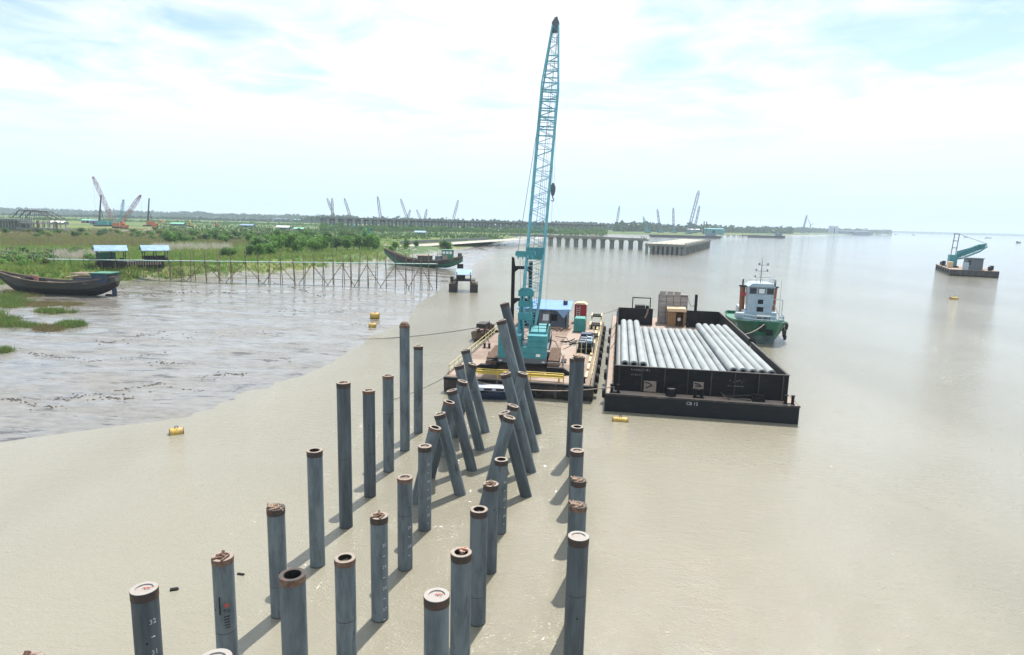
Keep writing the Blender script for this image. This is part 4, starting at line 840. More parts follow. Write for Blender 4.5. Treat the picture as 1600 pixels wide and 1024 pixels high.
# ------------------------------------------------------------------ small boats
def small_boat(name, label, fr, L, B, m, mi, cat='boat'):
    t = thing(name, label, cat, tuple(fr.o)); pf = lambda s: math.sin(math.pi*min(1, 0.06+s*0.75))**0.6 if s < 0.6 else lerp(1, 0.7, (s-0.6)/0.4)
    sh = lambda s: 0.75+0.7*(1-s)**3; ke = lambda s: -0.3+0.35*(1-s)**4
    hull(MB(fr), L, B, sh, ke, pf).build('hull', m, t, True); deck_cap(MB(fr), L, B, lambda s: sh(s)-0.3, pf).build('deck', mi, t); return t, sh
wf = Frame((-5.6, 92.5, 0), math.radians(-14)); t, _ = small_boat('work_boat', 'small brown wooden boat piled with gear beside the crane barge', wf, 9.0, 2.3, 'boat_wood', 'boat_wood')
r = random.Random(3)
for i in range(16):
    a, bb = r.uniform(-0.8, 0.8), r.uniform(1.5, 8); s = r.uniform(0.3, 0.6)
    MB(wf).cbox(a, bb, 0.6, s, s*1.4, r.uniform(0.3, 1.2)).build('bundle', ('boat_wood', 'boat_tar', 'end_rust', 'crane_red')[i % 4], t)
MB(wf).box(-0.7, 0.7, 3.5, 6.2, 1.5, 2.1).build('canopy', 'boat_tar', t)
sf = Frame((-2.2, 62.6, 0), math.radians(72)); sf = Frame((0.4, 62.0, 0), math.radians(86)); t, sh = small_boat('speedboat', 'silver speedboat with long canopy tucked under the crane barge bow', sf, 4.6, 1.6, 'engine_blue', 'grey_paint')
k = MB(sf); k.prism([(-0.75, 0.95), (0.75, 0.95), (0.62, 1.25), (0.3, 1.38), (-0.3, 1.38), (-0.62, 1.25)], 'b', 0.6, 4.2); k.build('canopy', 'silver', t, False)
for b0 in (1.0, 2.2): MB(sf).box(-0.78, -0.752, b0, b0+0.8, 1.0, 1.2).build('window', 'dark_opening', t); 
k = MB(sf)
for bb in (0.8, 2.4, 4.1):
    for a in (-0.7, 0.7): k.tube((a, bb, 0.6), (a, bb, 1.06), 0.03, None, 4)
k.build('canopy_stanchions', 'silver', t, kind='stuff')
# ------------------------------------------------------------------ buoys and flotsam
def buoy(label, px, L, R, yaw, dip=0.35, z=None):
    p = hit(*px) if z is None else G(*px); fr = Frame(p, yaw); t = thing('mooring_buoy', label, 'buoy', tuple(p), 'yellow drum buoys'); k = MB(fr)
    n = 18; prof = [(0, -L/2-0.0), (R*0.9, -L/2), (R, -L/2+0.08), (R, L/2-0.08), (R*0.9, L/2), (0, L/2)]
    m = k.pts([(a, r_*math.cos(2*math.pi*i/n), R-dip+r_*math.sin(2*math.pi*i/n)) for r_, a in prof for i in range(n)])
    for q in range(len(prof)-1):
        for i in range(n): j = (i+1) % n; k.f.append((m+q*n+i, m+q*n+j, m+(q+1)*n+j, m+(q+1)*n+i))
    k.build('drum', 'buoy', t, True)
    k = MB(fr); k.torus((0, 0, 2*R-dip+0.06), (0, 1, 0), 0.12, 0.03, 8, 5); k.build('lifting_eye', 'black_steel', t)
    for e in (-L/2-0.012, L/2-0.028):
        k = MB(fr); k.torus((e+0.02, 0, R-dip), (1, 0, 0), R*0.93, 0.035, 16, 5); k.build('end_hoop', 'end_rust', t)
buoy('worn yellow drum buoy half sunk in open water off the mudflat edge', (276, 678), 1.0, 0.42, 0.5, 0.4)
buoy('yellow drum buoy floating in front of the cargo barge', (969, 659), 1.35, 0.33, -0.15, 0.3)
buoy('larger yellow drum buoy of the pair on the wet mud', (586, 498), 1.5, 0.62, 0.05, 0.2)
buoy('smaller yellow drum buoy of the pair on the wet mud', (582, 512), 1.1, 0.5, 0.15, 0.3)
buoy('distant yellow drum buoy floating below the far crane barge', (1490, 468), 2.0, 0.45, 0.1, 0.3)
for i, px in enumerate(((272, 922), (376, 898))):
    p = G(*px); k = MB(Frame(p, 0.3-0.5*i)); k.tube((-0.16, 0, 0.02), (0.16, 0, 0.02), 0.10-0.03*i, None, 10); k.tube((0.16, 0, 0.02), (0.2, 0, 0.02), 0.05, None, 8)
    tag(k.build('floating_bottle', 'rubber', smooth=True), ('stubby black bottle floating beside the white-topped pile', 'slim black bottle floating behind the stencilled pile')[i], 'bottle')
# ------------------------------------------------------------------ far floating crane
q0 = G(1483, 431); q1 = G(1561, 432); q2 = G(1458, 418)
FF = Frame(q0, math.radians(-26.8)); FF.u = FF.u*0.69; FW = 24.0; FLn = 45.0
fb = thing('floating_crane', 'distant work barge carrying a lowered teal lattice crane and deckhouse', 'barge', tuple(q0))
MB(FF).prism([(0.8, -0.8), (0, 0.6), (0, 2.6), (FLn, 2.6), (FLn, -0.8)], 'a', 0, FW).build('hull', 'hull_weathered', fb)
MB(FF).box(0.2, FW-0.2, 0.2, FLn-0.2, 2.61, 2.65).build('deck', 'deck_pale', fb)
MB(FF).box(8.0, 16.5, 3, 9, 2.66, 7.2).build('deckhouse', 'grey_paint', fb); MB(FF).box(6.5, 9.5, 2.5, 2.9, 2.66, 5.6).build('white_screen', 'tug_white', fb); MB(FF).box(9.0, 10.6, 2.9, 2.98, 4.6, 6.6).build('window', 'glass', fb)
MB(FF).box(7.5, 17, 2.6, 9.5, 7.22, 7.5).build('deckhouse_roof', 'grey_paint', fb)
MB(FF).box(1.0, 3.6, 12, 16, 2.66, 5.2).build('orange_shelter', 'cabin_roof', fb)
MB(FF).box(2.4, 6.6, 18, 24, 3.2, 8.0).build('machinery_house', 'teal', fb); MB(FF).box(1.5, 7.5, 17, 25, 2.66, 3.2).build('crane_base', 'black_steel', fb)
c_, l_ = MB(FF), MB(FF); lattice(c_, l_, (6.0, 20, 7.0), (20.5, 17, 12.6), 2.9, (0, 1, 0), 14, 3, 4, 0.22, 0.12, 1.6, 1.2); bo = c_.build('boom', 'teal', fb); l_.build('boom_lacing', 'teal', bo)
k = MB(FF); k.prism([(6.0, 6.4), (20.0, 11.4), (20.5, 13.4), (6.0, 9.6)], 'b', 19.3, 19.5); k.build('boom_tarpaulin', 'teal', bo)
k = MB(FF)
for a in (3.2, 5.6): k.tube((a, 20, 8), (a+0.6, 20, 17), 0.25, None, 6)
for z in (11, 14, 17): k.tube((3.2, 20, z), (6.2, 20, z), 0.18, None, 6)
k.build('gantry_mast', 'grey_paint', fb)
k = MB(FF); k.tube((5.8, 20, 17), (20.3, 17, 13.2), 0.09, None, 5); k.build('pendant', 'grey_paint', fb)
for i, (a, bb) in enumerate(((2, 38), (4, 42), (1.5, 30), (20, 3), (22, 8))): MB(FF).cbox(a, bb, 2.66, 1.6, 2.4, 1.5+0.3*(i % 3)).build('winch', 'black_steel', fb)
for i in range(6): tyre(fb, FF, (-0.3, 4+i*7, 1.6), (1, 0, 0), 0.9, 0.3)
# ------------------------------------------------------------------ wooden boats on the mud
def cargo_boat(label, mid, L, B, hs, ang, mats, cabin=None):
    fr = Frame(mid, ang); t = thing('wooden_boat', label, 'boat', tuple(mid))
    bow, midh, st, kb, ks = hs
    sh = lambda s: midh+(bow-midh)*max(0, 1-s/0.55)**2.0+(st-midh)*max(0, (s-0.6)/0.4)**1.7
    ke = lambda s: kb*max(0, 1-s/0.20)**1.25+ks*max(0, (s-0.78)/0.22)**1.6
    pf = lambda s: max(0.04, math.sin(math.pi*min(0.5, s*0.95))**0.75) if s < 0.55 else lerp(1.0, 0.45, ((s-0.55)/0.45)**2)
    rk = lambda s, tt: -L/2
    f2 = Frame(fr(0, -L/2, 0), ang)
    hull(MB(f2), L, B, sh, ke, pf, 0, 0.5, flare=0.6, nst=28).build('lower_hull', mats[1], t, True)
    hull(MB(f2), L, B, sh, ke, pf, 0.5, 1.0, flare=0.6, nst=28).build('upper_hull', mats[0], t, True)
    k = MB(f2)
    for sg in (-1, 1): k.path([(sg*B/2*pf(i/28), i/28*L, sh(i/28)) for i in range(29)], 0.11, 5)
    k.build('gunwale', 'boat_wood', t, True)
    deck_cap(MB(f2), L, B, lambda s: sh(s)-0.5, pf).build('deck', 'boat_wood', t)
    return t, f2, sh
m1 = hit(92, 460); m1.z -= 0.25
t, bf1, sh1 = cargo_boat('dark wooden cargo boat with plain high bow aground by the grass tufts', m1, 22.6, 5.2, (4.7, 2.75, 4.0, 3.7, 2.0), math.radians(-87), ('boat_hull', 'boat_tar'))
k = MB(bf1); k.prism([(-1.6, 2.3), (1.6, 2.3), (1.6, 3.7), (-1.6, 3.7)], 'b', 15.2, 18.4); k.build('cabin', 'house_wall', t); MB(bf1).box(-2.0, 2.0, 14.0, 18.8, 3.72, 3.86).build('cabin_roof', 'deck_pale', t)
MB(bf1).box(-1.8, 1.8, 18.6, 21.6, 2.8, 4.5).build('stern_house', 'engine_blue', t); MB(bf1).box(-2.0, 2.0, 18.4, 22.2, 4.52, 4.65).build('stern_roof', 'boat_green', t); MB(bf1).box(-1.9, 1.9, 14.6, 18.5, 4.4, 4.5).build('awning', 'boat_wood', t)
k = MB(bf1); k.path([(1.9, 14.0, 2.5), (2.1, 16, 3.0), (2.1, 18, 2.5)], 0.09, 5); k.build('rope_swag', 'boat_wood', t)
r = random.Random(8)
for i in range(11): MB(bf1).cbox(r.uniform(-1.2, 1.2), r.uniform(5.0, 8.6), 2.3, 0.6, 0.6, r.uniform(0.7, 1.5)).build('bundle', ('boat_tar', 'crane_red', 'boat_tar')[i % 3], t)
MB(bf1).box(-0.15, 0.15, 21.4, 22.2, -0.1, 1.6).build('rudder', 'engine_blue', t); MB(bf1).tube((0, 20.2, 0.1), (0, 21.2, 0.1), 0.35, None, 8).build('propeller_hub', 'black_steel', t)
m2 = hit(662, 417); m2.z -= 0.25
t, bf2, sh2 = cargo_boat('green cabined wooden boat with long raised bow aground behind the bamboo jetty', m2, 28.0, 6.0, (6.6, 2.6, 4.4, 4.9, 2.4), math.radians(-88), ('boat_hull', 'boat_green'))
MB(bf2).box(-1.9, 1.9, 12.0, 17.0, 2.4, 4.1).build('cargo_house', 'boat_hull', t); MB(bf2).box(-2.3, 2.3, 11.6, 17.4, 4.12, 4.3).build('cargo_roof', 'boat_wood', t)
MB(bf2).box(-1.8, 1.8, 18.2, 20.4, 2.4, 4.2).build('mid_house', 'house_wall', t)
ch = MB(bf2).box(-2.1, 2.1, 20.6, 24.6, 2.6, 6.3).build('wheelhouse', 'boat_green', t); MB(bf2).box(-2.5, 2.5, 20.2, 25.0, 6.32, 6.5).build('wheelhouse_roof', 'boat_green', t)
for b0 in (20.9, 22.1, 23.3): MB(bf2).box(2.1, 2.14, b0, b0+0.9, 5.1, 6.0).build('window', 'window_white', ch)
MB(bf2).box(2.1, 2.15, 20.9, 22.6, 2.9, 4.6).build('lattice_door', 'deck_pale', ch)
MB(bf2).box(-0.7, 0.7, 26.2, 27.6, 3.0, 5.4).build('stern_post', 'boat_hull', t); MB(bf2).box(-0.2, 0.2, 26.0, 28.2, -0.1, 1.5).build('rudder', 'black_steel', t)
k = MB(bf2); k.tube((0, 1, 6.2), (0, 9, 3.3), 0.16, None, 6); k.build('bow_spar', 'end_rim', t)
# ------------------------------------------------------------------ bamboo jetty
JL, JR = Vector((-107, 147.5, 0)), Vector((-19.4, 163.9, 0)); JZ = 6.35
def jpt(px):
    lo, hi = 0.0, 1.02
    for _ in range(30):
        m = (lo+hi)/2; p = JL.lerp(JR, m); v = p-Vector((0, 0, CAM_H)); x = 800+FPX*v.dot(Rv)/v.dot(Fv)
        if x < px: lo = m
        else: hi = m
    return JL.lerp(JR, lo)
jt = thing('bamboo_jetty', 'long rickety bamboo jetty with teal walkway on tall poles over the mud', 'jetty', tuple(JL+Vector((0, 0, LAND))))
jd = (JR-JL).normalized(); jn = Vector((-jd.y, jd.x, 0))
PX = [92, 116, 135, 155, 163, 186, 206, 228, 250, 268, 285.6, 302.5, 322.7, 344, 363.4, 384.6, 404.9, 421.6, 439, 457.8, 476.5, 490, 506.9, 521, 536, 548, 562.5, 574.7, 589, 603, 619, 633.6, 646, 657.8, 670, 682.8]
r = random.Random(21); JP = []
for px in PX:
    p = jpt(px); zg = terr(p.x, p.y)[0]; JP.append((p, zg))
    for sd in ((-1, 1) if px > 262 else (-1,)):
        q = p+jn*0.7*sd+jd*r.uniform(-0.25, 0.25); top = JZ+(r.uniform(1.6, 2.9) if px > 262 else r.uniform(-0.1, 2.6)); ln = Vector((r.uniform(-0.35, 0.35), 0, 0))
        MB().tube((q.x+ln.x, q.y, min(zg, 5)-0.8), (q.x-ln.x*0.4, q.y, top), 0.105 if px > 262 else 0.07, 0.07, 6).build('bamboo_post', 'bamboo', jt)
    if px > 262: MB().tube(tuple(p-jn*1.0+Vector((0, 0, JZ-0.15))), tuple(p+jn*1.0+Vector((0, 0, JZ-0.15))), 0.08, None, 5).build('cross_pole', 'bamboo', jt)
k = 0
for i in range(len(JP)-1):
    (p, z0), (q, z1) = JP[i], JP[i+1]
    if i < 9: continue
    if k % 3 == 0: MB().tube((p.x, p.y-0.8, JZ-0.3), (q.x+1.2, q.y-0.9, z1), 0.09, None, 5).build('brace', 'bamboo', jt)
    if k % 3 == 2: MB().tube((q.x, q.y-0.8, JZ-0.3), (p.x-1.2, p.y-0.9, z0), 0.09, None, 5).build('brace', 'bamboo', jt)
    k += 1
n = 40
for i in range(n):
    a, e = JL.lerp(JR, i/n), JL.lerp(JR, (i+0.985)/n); dz = r.uniform(-0.03, 0.03); b = MB()
    m = b.pts([tuple(a-jn*0.75+Vector((0, 0, JZ+dz))), tuple(e-jn*0.75+Vector((0, 0, JZ+dz))), tuple(e+jn*0.75+Vector((0, 0, JZ+dz))), tuple(a+jn*0.75+Vector((0, 0, JZ+dz))),
               tuple(a-jn*0.75+Vector((0, 0, JZ+dz+0.16))), tuple(e-jn*0.75+Vector((0, 0, JZ+dz+0.16))), tuple(e+jn*0.75+Vector((0, 0, JZ+dz+0.16))), tuple(a+jn*0.75+Vector((0, 0, JZ+dz+0.16)))])
    b.f += [tuple(m+x for x in f) for f in ((0, 3, 2, 1), (4, 5, 6, 7), (0, 1, 5, 4), (1, 2, 6, 5), (2, 3, 7, 6), (3, 0, 4, 7))]; b.build('walkway_board', 'walkway_teal', jt)
k = MB(); k.tube(tuple(JP[9][0]+Vector((0, -0.9, 2.6))), tuple(JR+Vector((0, -0.9, 2.2))), 0.05, None, 5); k.build('lower_pole', 'bamboo', jt)
# hut raft tied to the jetty end
hq = G(724, 457); HF = Frame(hq, math.radians(3)); t = thing('hut_raft', 'floating raft on two dark hulls with a pale blue roof off the jetty end', 'raft', tuple(hq))
for a in (-2.6, 2.6):
    k = MB(HF); k.prism([(a-0.95, -0.5), (a+0.95, -0.5), (a+1.0, 2.0), (a-1.0, 2.0)], 'b', 0, 8); k.build('float_hull', 'boat_tar', t); MB(HF).cbox(a, 1, 2.02, 1.2, 1.2, 0.5).build('crate', 'boat_wood', t)
MB(HF).box(-2.9, 2.9, 1.5, 7.0, 2.6, 2.85).build('platform', 'boat_tar', t)
for a in (-1.7, 1.7):
    for bb in (1.0, 6.5): MB(HF).cbox(a, bb, 2.0, 0.22, 0.22, 2.9).build('roof_post', 'boat_tar', t)
MB(HF).prism([(0.3, 4.2), (7.2, 5.0), (7.2, 5.15), (0.3, 4.35)], 'a', -2.0, 2.0).build('roof', 'light_blue_roof', t); MB(HF).box(-1.6, 0.3, 1.6, 5, 2.86, 3.9).build('engine', 'boat_tar', t); MB(HF).cbox(-2.9, 1.2, 2.5, 0.8, 0.8, 1.3).build('barrel', 'boat_tar', t)
rope('slanting bamboo tie line from the jetty end to the hut raft roof', (JR.x, JR.y-0.8, 5.3), HF(-2.0, 1, 4.2), 0.05, 0.06, 'bamboo'); rope('slanting tie line from the jetty end to the hut raft hull', (JR.x, JR.y-0.8, 4.6), HF(-3.4, 0.5, 2.2), 0.05, 0.05, 'bamboo')
# pontoon with two shelters on the bank
pq = hit(152, 421); pq2 = hit(257, 421); PWd = (pq2-pq).length; PF = Frame(pq, math.atan2(pq2.y-pq.y, pq2.x-pq.x))
t = thing('landing_pontoon', 'dark landing pontoon lying on the grassy bank behind the walkway', 'pontoon', tuple(pq))
MB(PF).box(0, PWd, 0, 5, 0.0, 1.5).build('hull', 'boat_tar', t)
for i in range(14): MB(PF).cbox(PWd*0.45+i*PWd*0.038, -0.08, 0.7, 0.28, 0.14, 0.85).build('fender_block', 'deck_pale', t)
for i, (x0, x1, px0) in enumerate(((0, 6.2, 'wide'), (9.6, 15.2, 'narrow'))):
    h = thing('shelter', ('open shelter with wide pale blue roof and green wall on the pontoon', 'open shelter with narrow pale blue roof on slim posts on the pontoon')[i], 'shelter', tuple(PF((x0+x1)/2, 2, 1.5)))
    for a in (x0+0.3, (x0+x1)/2, x1-0.3):
        for bb in (0.4, 4.4): MB(PF).cbox(a, bb, 1.5, 0.18, 0.18, 2.6).build('post', 'boat_tar', h)
    MB(PF).prism([(-0.4, 4.0), (2.5, 5.2), (5.4, 4.2), (5.4, 4.35), (2.5, 5.36), (-0.4, 4.15)], 'a', x0-0.3, x1+0.3).build('roof', 'light_blue_roof', h)
    MB(PF).box(x0+0.4, x1-(0.4 if i else 2.0), 3.6, 3.8, 1.52, 3.6-0.9*i).build('wall', ('boat_green', 'boat_tar')[i], h)
    for j in range(5): MB(PF).cbox(x0+0.8+j*1.1, 1.5+0.5*(j % 2), 1.52, 0.8, 0.7, 0.6+0.25*(j % 3)).build('goods', 'boat_tar', h)
# ------------------------------------------------------------------ concrete jetty
c0, c1, c2 = G(1007, 397), G(1073, 398.5), G(1113, 386)
ja = math.atan2(-(c2-c1).x, (c2-c1).y); KF = Frame(c0, ja); KW = KF.inv(c1)[0]; KL = 175.0
kj = thing('concrete_wharf', 'long concrete wharf platform standing on rows of piles in the river', 'wharf', tuple(c0))
MB(KF).box(0, KW, 0, KL, 4.9, 6.4).build('deck', 'jetty_concrete', kj); MB(KF).box(0.3, KW-0.3, 0.3, KL-0.3, 6.41, 6.46).build('deck_surface', 'jetty_top', kj)
for i in range(9): MB(KF).cbox(i*KW/8*0.94+1.0, 1.0, -1, 1.5, 1.2, 5.9).build('pile', 'jetty_concrete', kj)
for i in range(20): MB(KF).cbox(KW-0.9, 9+i*8.6, -1, 1.3, 1.5, 5.9).build('pile', 'jetty_concrete', kj)
for i in range(20): MB(KF).box(1, KW-0.2, 8.2+i*8.6, 9.8+i*8.6, 3.6, 4.88).build('cross_head', 'trestle', kj)
MB(KF).box(3, KW-3, 6, KL-6, -1, 4.85).build('inner_block', 'trestle', kj)  # added block, no real wall: stands in for the shadow under the deck
for i in range(22): MB(KF).cbox(KW-0.5, 3+i*8, 6.47, 0.5, 0.9, 0.9).build('bollard', 'trestle', kj)
for i in range(8): MB(KF).cbox(1.0+i*KW/8, 0.4, 6.47, 0.25, 0.25, 0.9).build('edge_post', 'yellow', kj)
tj = thing('approach_trestle', 'concrete approach trestle on four-pile bents running to the wharf', 'trestle', tuple(G(930, 386)))
tA, tB = Zat(850, 372, 510), Zat(1012, 372, 466); tA.z = tB.z = 0
td = (tB-tA).normalized(); tn = Vector((-td.y, td.x, 0)); TFm = Frame(tA, math.atan2(td.y, td.x)); TL = (tB-tA).length
MB(TFm).box(-30, TL, -3.5, 3.5, 6.3, 7.4).build('deck', 'jetty_concrete', tj); MB(TFm).box(-30, TL, -3.3, -3.15, 7.41, 8.1).build('parapet', 'jetty_concrete', tj)
for i in range(11):
    x = 6.0+i*(TL-9)/10.3
    MB(TFm).prism([(x-1.7, 6.28), (x-1.1, 5.2), (x+1.1, 5.2), (x+1.7, 6.28)], 'b', -2.2, 2.2).build('bent_cap', 'jetty_concrete', tj)
    for dx in (-0.8, 0.8):
        for dy in (-1.2, 1.2): MB(TFm).cbox(x+dx, dy, -1, 0.75, 0.75, 6.18).build('pile', 'trestle', tj)
r = random.Random(5)
for i in range(16): MB(TFm).cbox(r.uniform(0, TL), r.uniform(-2, 2), 7.42, 0.3, 0.3, r.uniform(1, 2.6)).build('starter_bar', 'end_rust', tj)
# ------------------------------------------------------------------ far viaduct
vA, vB = Zat(498, 342, 650), Zat(945, 350, 1010); vd = vB-vA; VF = Frame((vA.x, vA.y, 0), math.atan2(vd.y, vd.x)); VL = math.hypot(vd.x, vd.y)
vi = thing('road_viaduct', 'long grey road viaduct on closely spaced piers beyond the scrubland', 'viaduct', (vA.x, vA.y, LAND))
for i in range(24): MB(VF).box(i*VL/24, (i+0.99)*VL/24, -6, 6, 16.2, 18.0).build('deck_span', 'trestle', vi)
for i in range(48):
    x = (i+0.5)*VL/48; MB(VF).box(x-0.9, x+0.9, -5, 5, 14.6, 16.19).build('pier_cap', 'trestle', vi)
    MB(VF).box(x-0.7, x+0.7, -4.5, -2.5, LAND-1, 14.59).build('pier', 'trestle', vi); MB(VF).box(x-0.7, x+0.7, 2.5, 4.5, LAND-1, 14.59).build('pier', 'trestle', vi)
# ------------------------------------------------------------------ far cranes
def far_crane(label, base, tip_px, m='crane_white', w=2.0, body='crane_teal_far', cat='crane', lines=True):
    Y = base.y; tip = Zat(tip_px[0], tip_px[1], Y+6); t = thing('lattice_crane', label, cat, tuple(base), 'far construction cranes'); sc = max(1.0, Y/700)
    fr = Frame(base, 0); MB(fr).box(-4*sc**0.5, 4*sc**0.5, -4, 4, 0, 1.3).build('tracks', 'sheet_steel', t); MB(fr).box(-2.6*sc**0.5, 2.6*sc**0.5, -5, 4, 1.5, 4.4).build('house', body, t)
    c_, l_ = MB(), MB(); f = base+Vector((0, 2, 3)); lattice(c_, l_, f, tip, w*sc**0.35, (1, 0, 0), max(8, int((tip-f).length/3.2)), 4, 6, 0.2*sc, 0.11*sc, 1, 0.9); bo = c_.build('boom', m, t); l_.build('boom_lacing', m, bo)
    if lines:
        s = -1 if tip.x > base.x else 1; k = MB(); k.tube((tip.x, tip.y, tip.z), (base.x+s*3.5, base.y-3, base.z+5.5), 0.05*sc, None, 4); k.tube((tip.x, tip.y, tip.z), (tip.x, tip.y, base.z+(tip.z-base.z)*0.35), 0.045*sc, None, 4); k.build('rigging_lines', 'grey_paint', t)
        MB().tube((base.x-s*0.5, base.y-2, base.z+4.4), (base.x+s*3.0, base.y-3, base.z+6.5), 0.25, None, 5).build('gantry', body, t)
    return t
def LG(px, py): return G(px, py, LAND)
def at(px, Y): p = Zat(px, 345, Y); return Vector((p.x, Y, LAND))
far_crane('far crane with tall pale pink boom and tip leaning to the skeleton building', LG(176, 354), (145, 276), 'crane_red', 2.4)
far_crane('far crane with orange body and slanting reddish boom beside the piling rigs', LG(187, 357), (220, 305), 'crane_red', 2.2, 'crane_orange')
far_crane('far small teal crane standing between the two reddish booms', LG(187, 351), (193, 312), 'crane_teal_far', 2.0)
def rig(label, px, top):
    base = LG(*px); t = thing('piling_rig', label, 'piling rig', tuple(base), 'far piling rigs'); tp_ = Zat(top[0], top[1], base.y); fr = Frame(base, 0.4)
    MB().tube((base.x-1.5, base.y, base.z+0.5), tuple(tp_), 0.75, 0.6, 6).build('leader_mast', 'sheet_steel', t); MB(fr).box(-5, 4, -3, 3, 0, 1.4).build('tracks', 'sheet_steel', t); MB(fr).box(-2, 6, -2.6, 2.6, 1.5, 5).build('house', 'crane_teal_far' if top[0] < 200 else 'crane_orange', t)
    MB().tube((base.x+4, base.y, base.z+4), tuple(lerp(base, tp_, 0.55)), 0.3, None, 5).build('back_stay', 'sheet_steel', t)
rig('far piling rig with teal body and leaning black mast', (157, 354), (158, 305)); rig('far piling rig with orange body and upright black mast', (233, 354), (233, 310))
for i, (bx_, Y, tx, ty, m) in enumerate(((527, 860, 511, 310, 'crane_white'), (519, 900, 519, 310, 'crane_white'), (551, 880, 538, 310, 'crane_white'), (596, 820, 590, 307, 'crane_white'), (640, 900, 626, 311, 'crane_white'), (633, 940, 641, 328, 'crane_white'), (662, 940, 651, 328, 'crane_white'), (661, 960, 667, 327, 'crane_white'), (705, 960, 716, 313, 'crane_white'), (963, 1250, 968, 322, 'far_blue'), (1013, 1120, 1005, 339, 'crane_teal_far'), (1033, 1200, 1027, 327, 'far_blue'), (1054, 1220, 1052, 325, 'far_blue'), (1086, 1240, 1093, 322, 'far_blue'), (1256, 2100, 1261, 336, 'far_blue'))):
    far_crane(('far crane boom leaning over the start of the viaduct', 'far upright crane boom at the start of the viaduct', 'second leaning crane boom behind the viaduct from its near end', 'far crane boom rising from an orange-based body on the viaduct', 'long crane boom leaning behind the middle of the viaduct', 'short crane boom leaning away beside the long one at mid viaduct', 'short crane boom forming the first arm of a V behind the viaduct', 'short crane boom forming the second arm of a V behind the viaduct', 'crane boom leaning to the river behind the viaduct by the blue roofs', 'slim crane boom standing past the river end of the viaduct', 'short thick teal crane boom on the far river bank', 'slim leaning crane boom on the bank behind the wharf', 'slim upright crane boom on the bank behind the wharf', 'crane boom standing close behind the tallest bank-side crane', 'slim crane boom on the distant sandy shore')[i], at(bx_, Y), (tx, ty), m, 2.2, 'crane_orange' if i == 3 else 'crane_teal_far', lines=i in (3, 4, 8, 10))
far_crane('tallest crane boom on the far river bank behind the wharf', at(1077, 1130), (1092, 298), 'far_blue', 3.4)
bq = at(1267, 2100); t = thing('harbour_crane', 'distant harbour crane with splayed jib on the sandy shore', 'crane', tuple(bq)); k = MB(Frame(bq, 0)); k.tube((0, 0, 0), (0, 0, 26), 2.2, 1.6, 6); k.build('tower', 'far_blue', t); k = MB(Frame(bq, 0)); k.tube((2, 0, 24), (-9, 0, 44), 1.2, 0.7, 5); k.tube((0, 0, 26), (8, 0, 31), 1.2, None, 5); k.build('jib', 'far_blue', t)
for i, px in enumerate((1100.5, 1104.5)):
    bq = at(px, 1140); t = thing('steel_pile', 'tall brown steel pile standing on the far bank, %s of a pair' % ('thicker' if i == 0 else 'slimmer'), 'pile', tuple(bq)); MB(Frame(bq, 0)).tube((0, 0, -2), (0, 0, 21), 1.0-0.2*i, None, 8).build('shaft', 'end_rust', t); MB(Frame(bq, 0)).tube((0, 0, 21), (0, 0, 22), 1.2, None, 8).build('head', 'end_rust', t)
# ------------------------------------------------------------------ far buildings
bq = LG(0, 361); BF = Frame((bq.x-6, bq.y, LAND), math.radians(1)); t = thing('frame_building', 'unfinished skeleton building with concrete columns and bare roof trusses', 'building', tuple(BF.o))
u1 = 0.43
for i in range(9): MB(BF).cbox(1+i*1.75, 0, 0, 0.6, 0.6, 7.3).build('column', 'jetty_concrete', t)
MB(BF).box(0, 17.2, -0.4, 12, 6.3, 7.6).build('floor_slab', 'trestle', t); MB(BF).box(0, 17, 2, 11.5, 0, 6.2).build('inner_block', 'trestle', t)
for i in range(7): MB(BF).cbox(19+i*3.3, 0, 0, 0.55, 0.55, 6.5).build('column', 'jetty_concrete', t)
for i in range(7): MB(BF).cbox(19+i*3.3, 11, 0, 0.55, 0.55, 6.5).build('column', 'jetty_concrete', t)
MB(BF).box(16, 42, -0.5, 11, 1.0, 2.4).build('plinth_slab', 'jetty_concrete', t); MB(BF).box(17.3, 28, -0.3, 11, 4.9, 5.7).build('beam', 'trestle', t); MB(BF).cbox(29.5, -0.5, 0, 0.9, 0.9, 6.8).build('stair_post', 'end_rust', t); MB(BF).cbox(41, -0.5, 0, 0.8, 0.8, 6.5).build('stair_post', 'end_rust', t)
for j in (0, 5.5, 11):
    k = MB(BF); k.path([(14, j, 8.2), (19, j, 13.0), (31, j, 12.0), (40, j, 7.0)], 0.3, 5)
    for i in range(8): x = 16+i*2.8; k.tube((x, j, 6.8), (x+1.4, j, 12.4-max(0, x-28)*0.45), 0.12, None, 4)
    k.build('roof_truss', 'sheet_steel', t)
def shed(label, px, w, d, h, roof, wall='house_wall', yaw=0.0, Y=None, rh=1.4):
    p = LG(*px) if Y is None else at(px[0], Y); fr = Frame(p, yaw); t = thing('shed', label, 'shed', tuple(p))
    MB(fr).box(-w/2, w/2, 0, d, 0, h).build('wall', wall, t); MB(fr).prism([(-0.6, h), (d/2, h+rh), (d+0.6, h), (d+0.6, h+0.15), (d/2, h+rh+0.15), (-0.6, h+0.15)], 'a', -w/2-0.6, w/2+0.6).build('roof', roof, t)
    MB(fr).box(-w*0.12, w*0.02, -0.06, -0.01, 0, h*0.75).build('door', 'dark_opening', t)
shed('low shed with bright white roof beside the skeleton building', (88, 351), 13, 8, 1.8, 'roof_white')
shed('white roofed shed among the scrub before the viaduct', (441, 359), 12, 9, 2.2, 'roof_white'); shed('low green roofed hut beside the white roofed shed', (466, 360), 9, 7, 1.2, 'far_green_roof')
shed('teal roofed site office behind the piling rigs', (138, 349), 16, 8, 3, 'far_green_roof'); shed('blue site hut behind the piling rigs', (147, 351), 8, 6, 3.4, 'far_blue', 'far_blue')
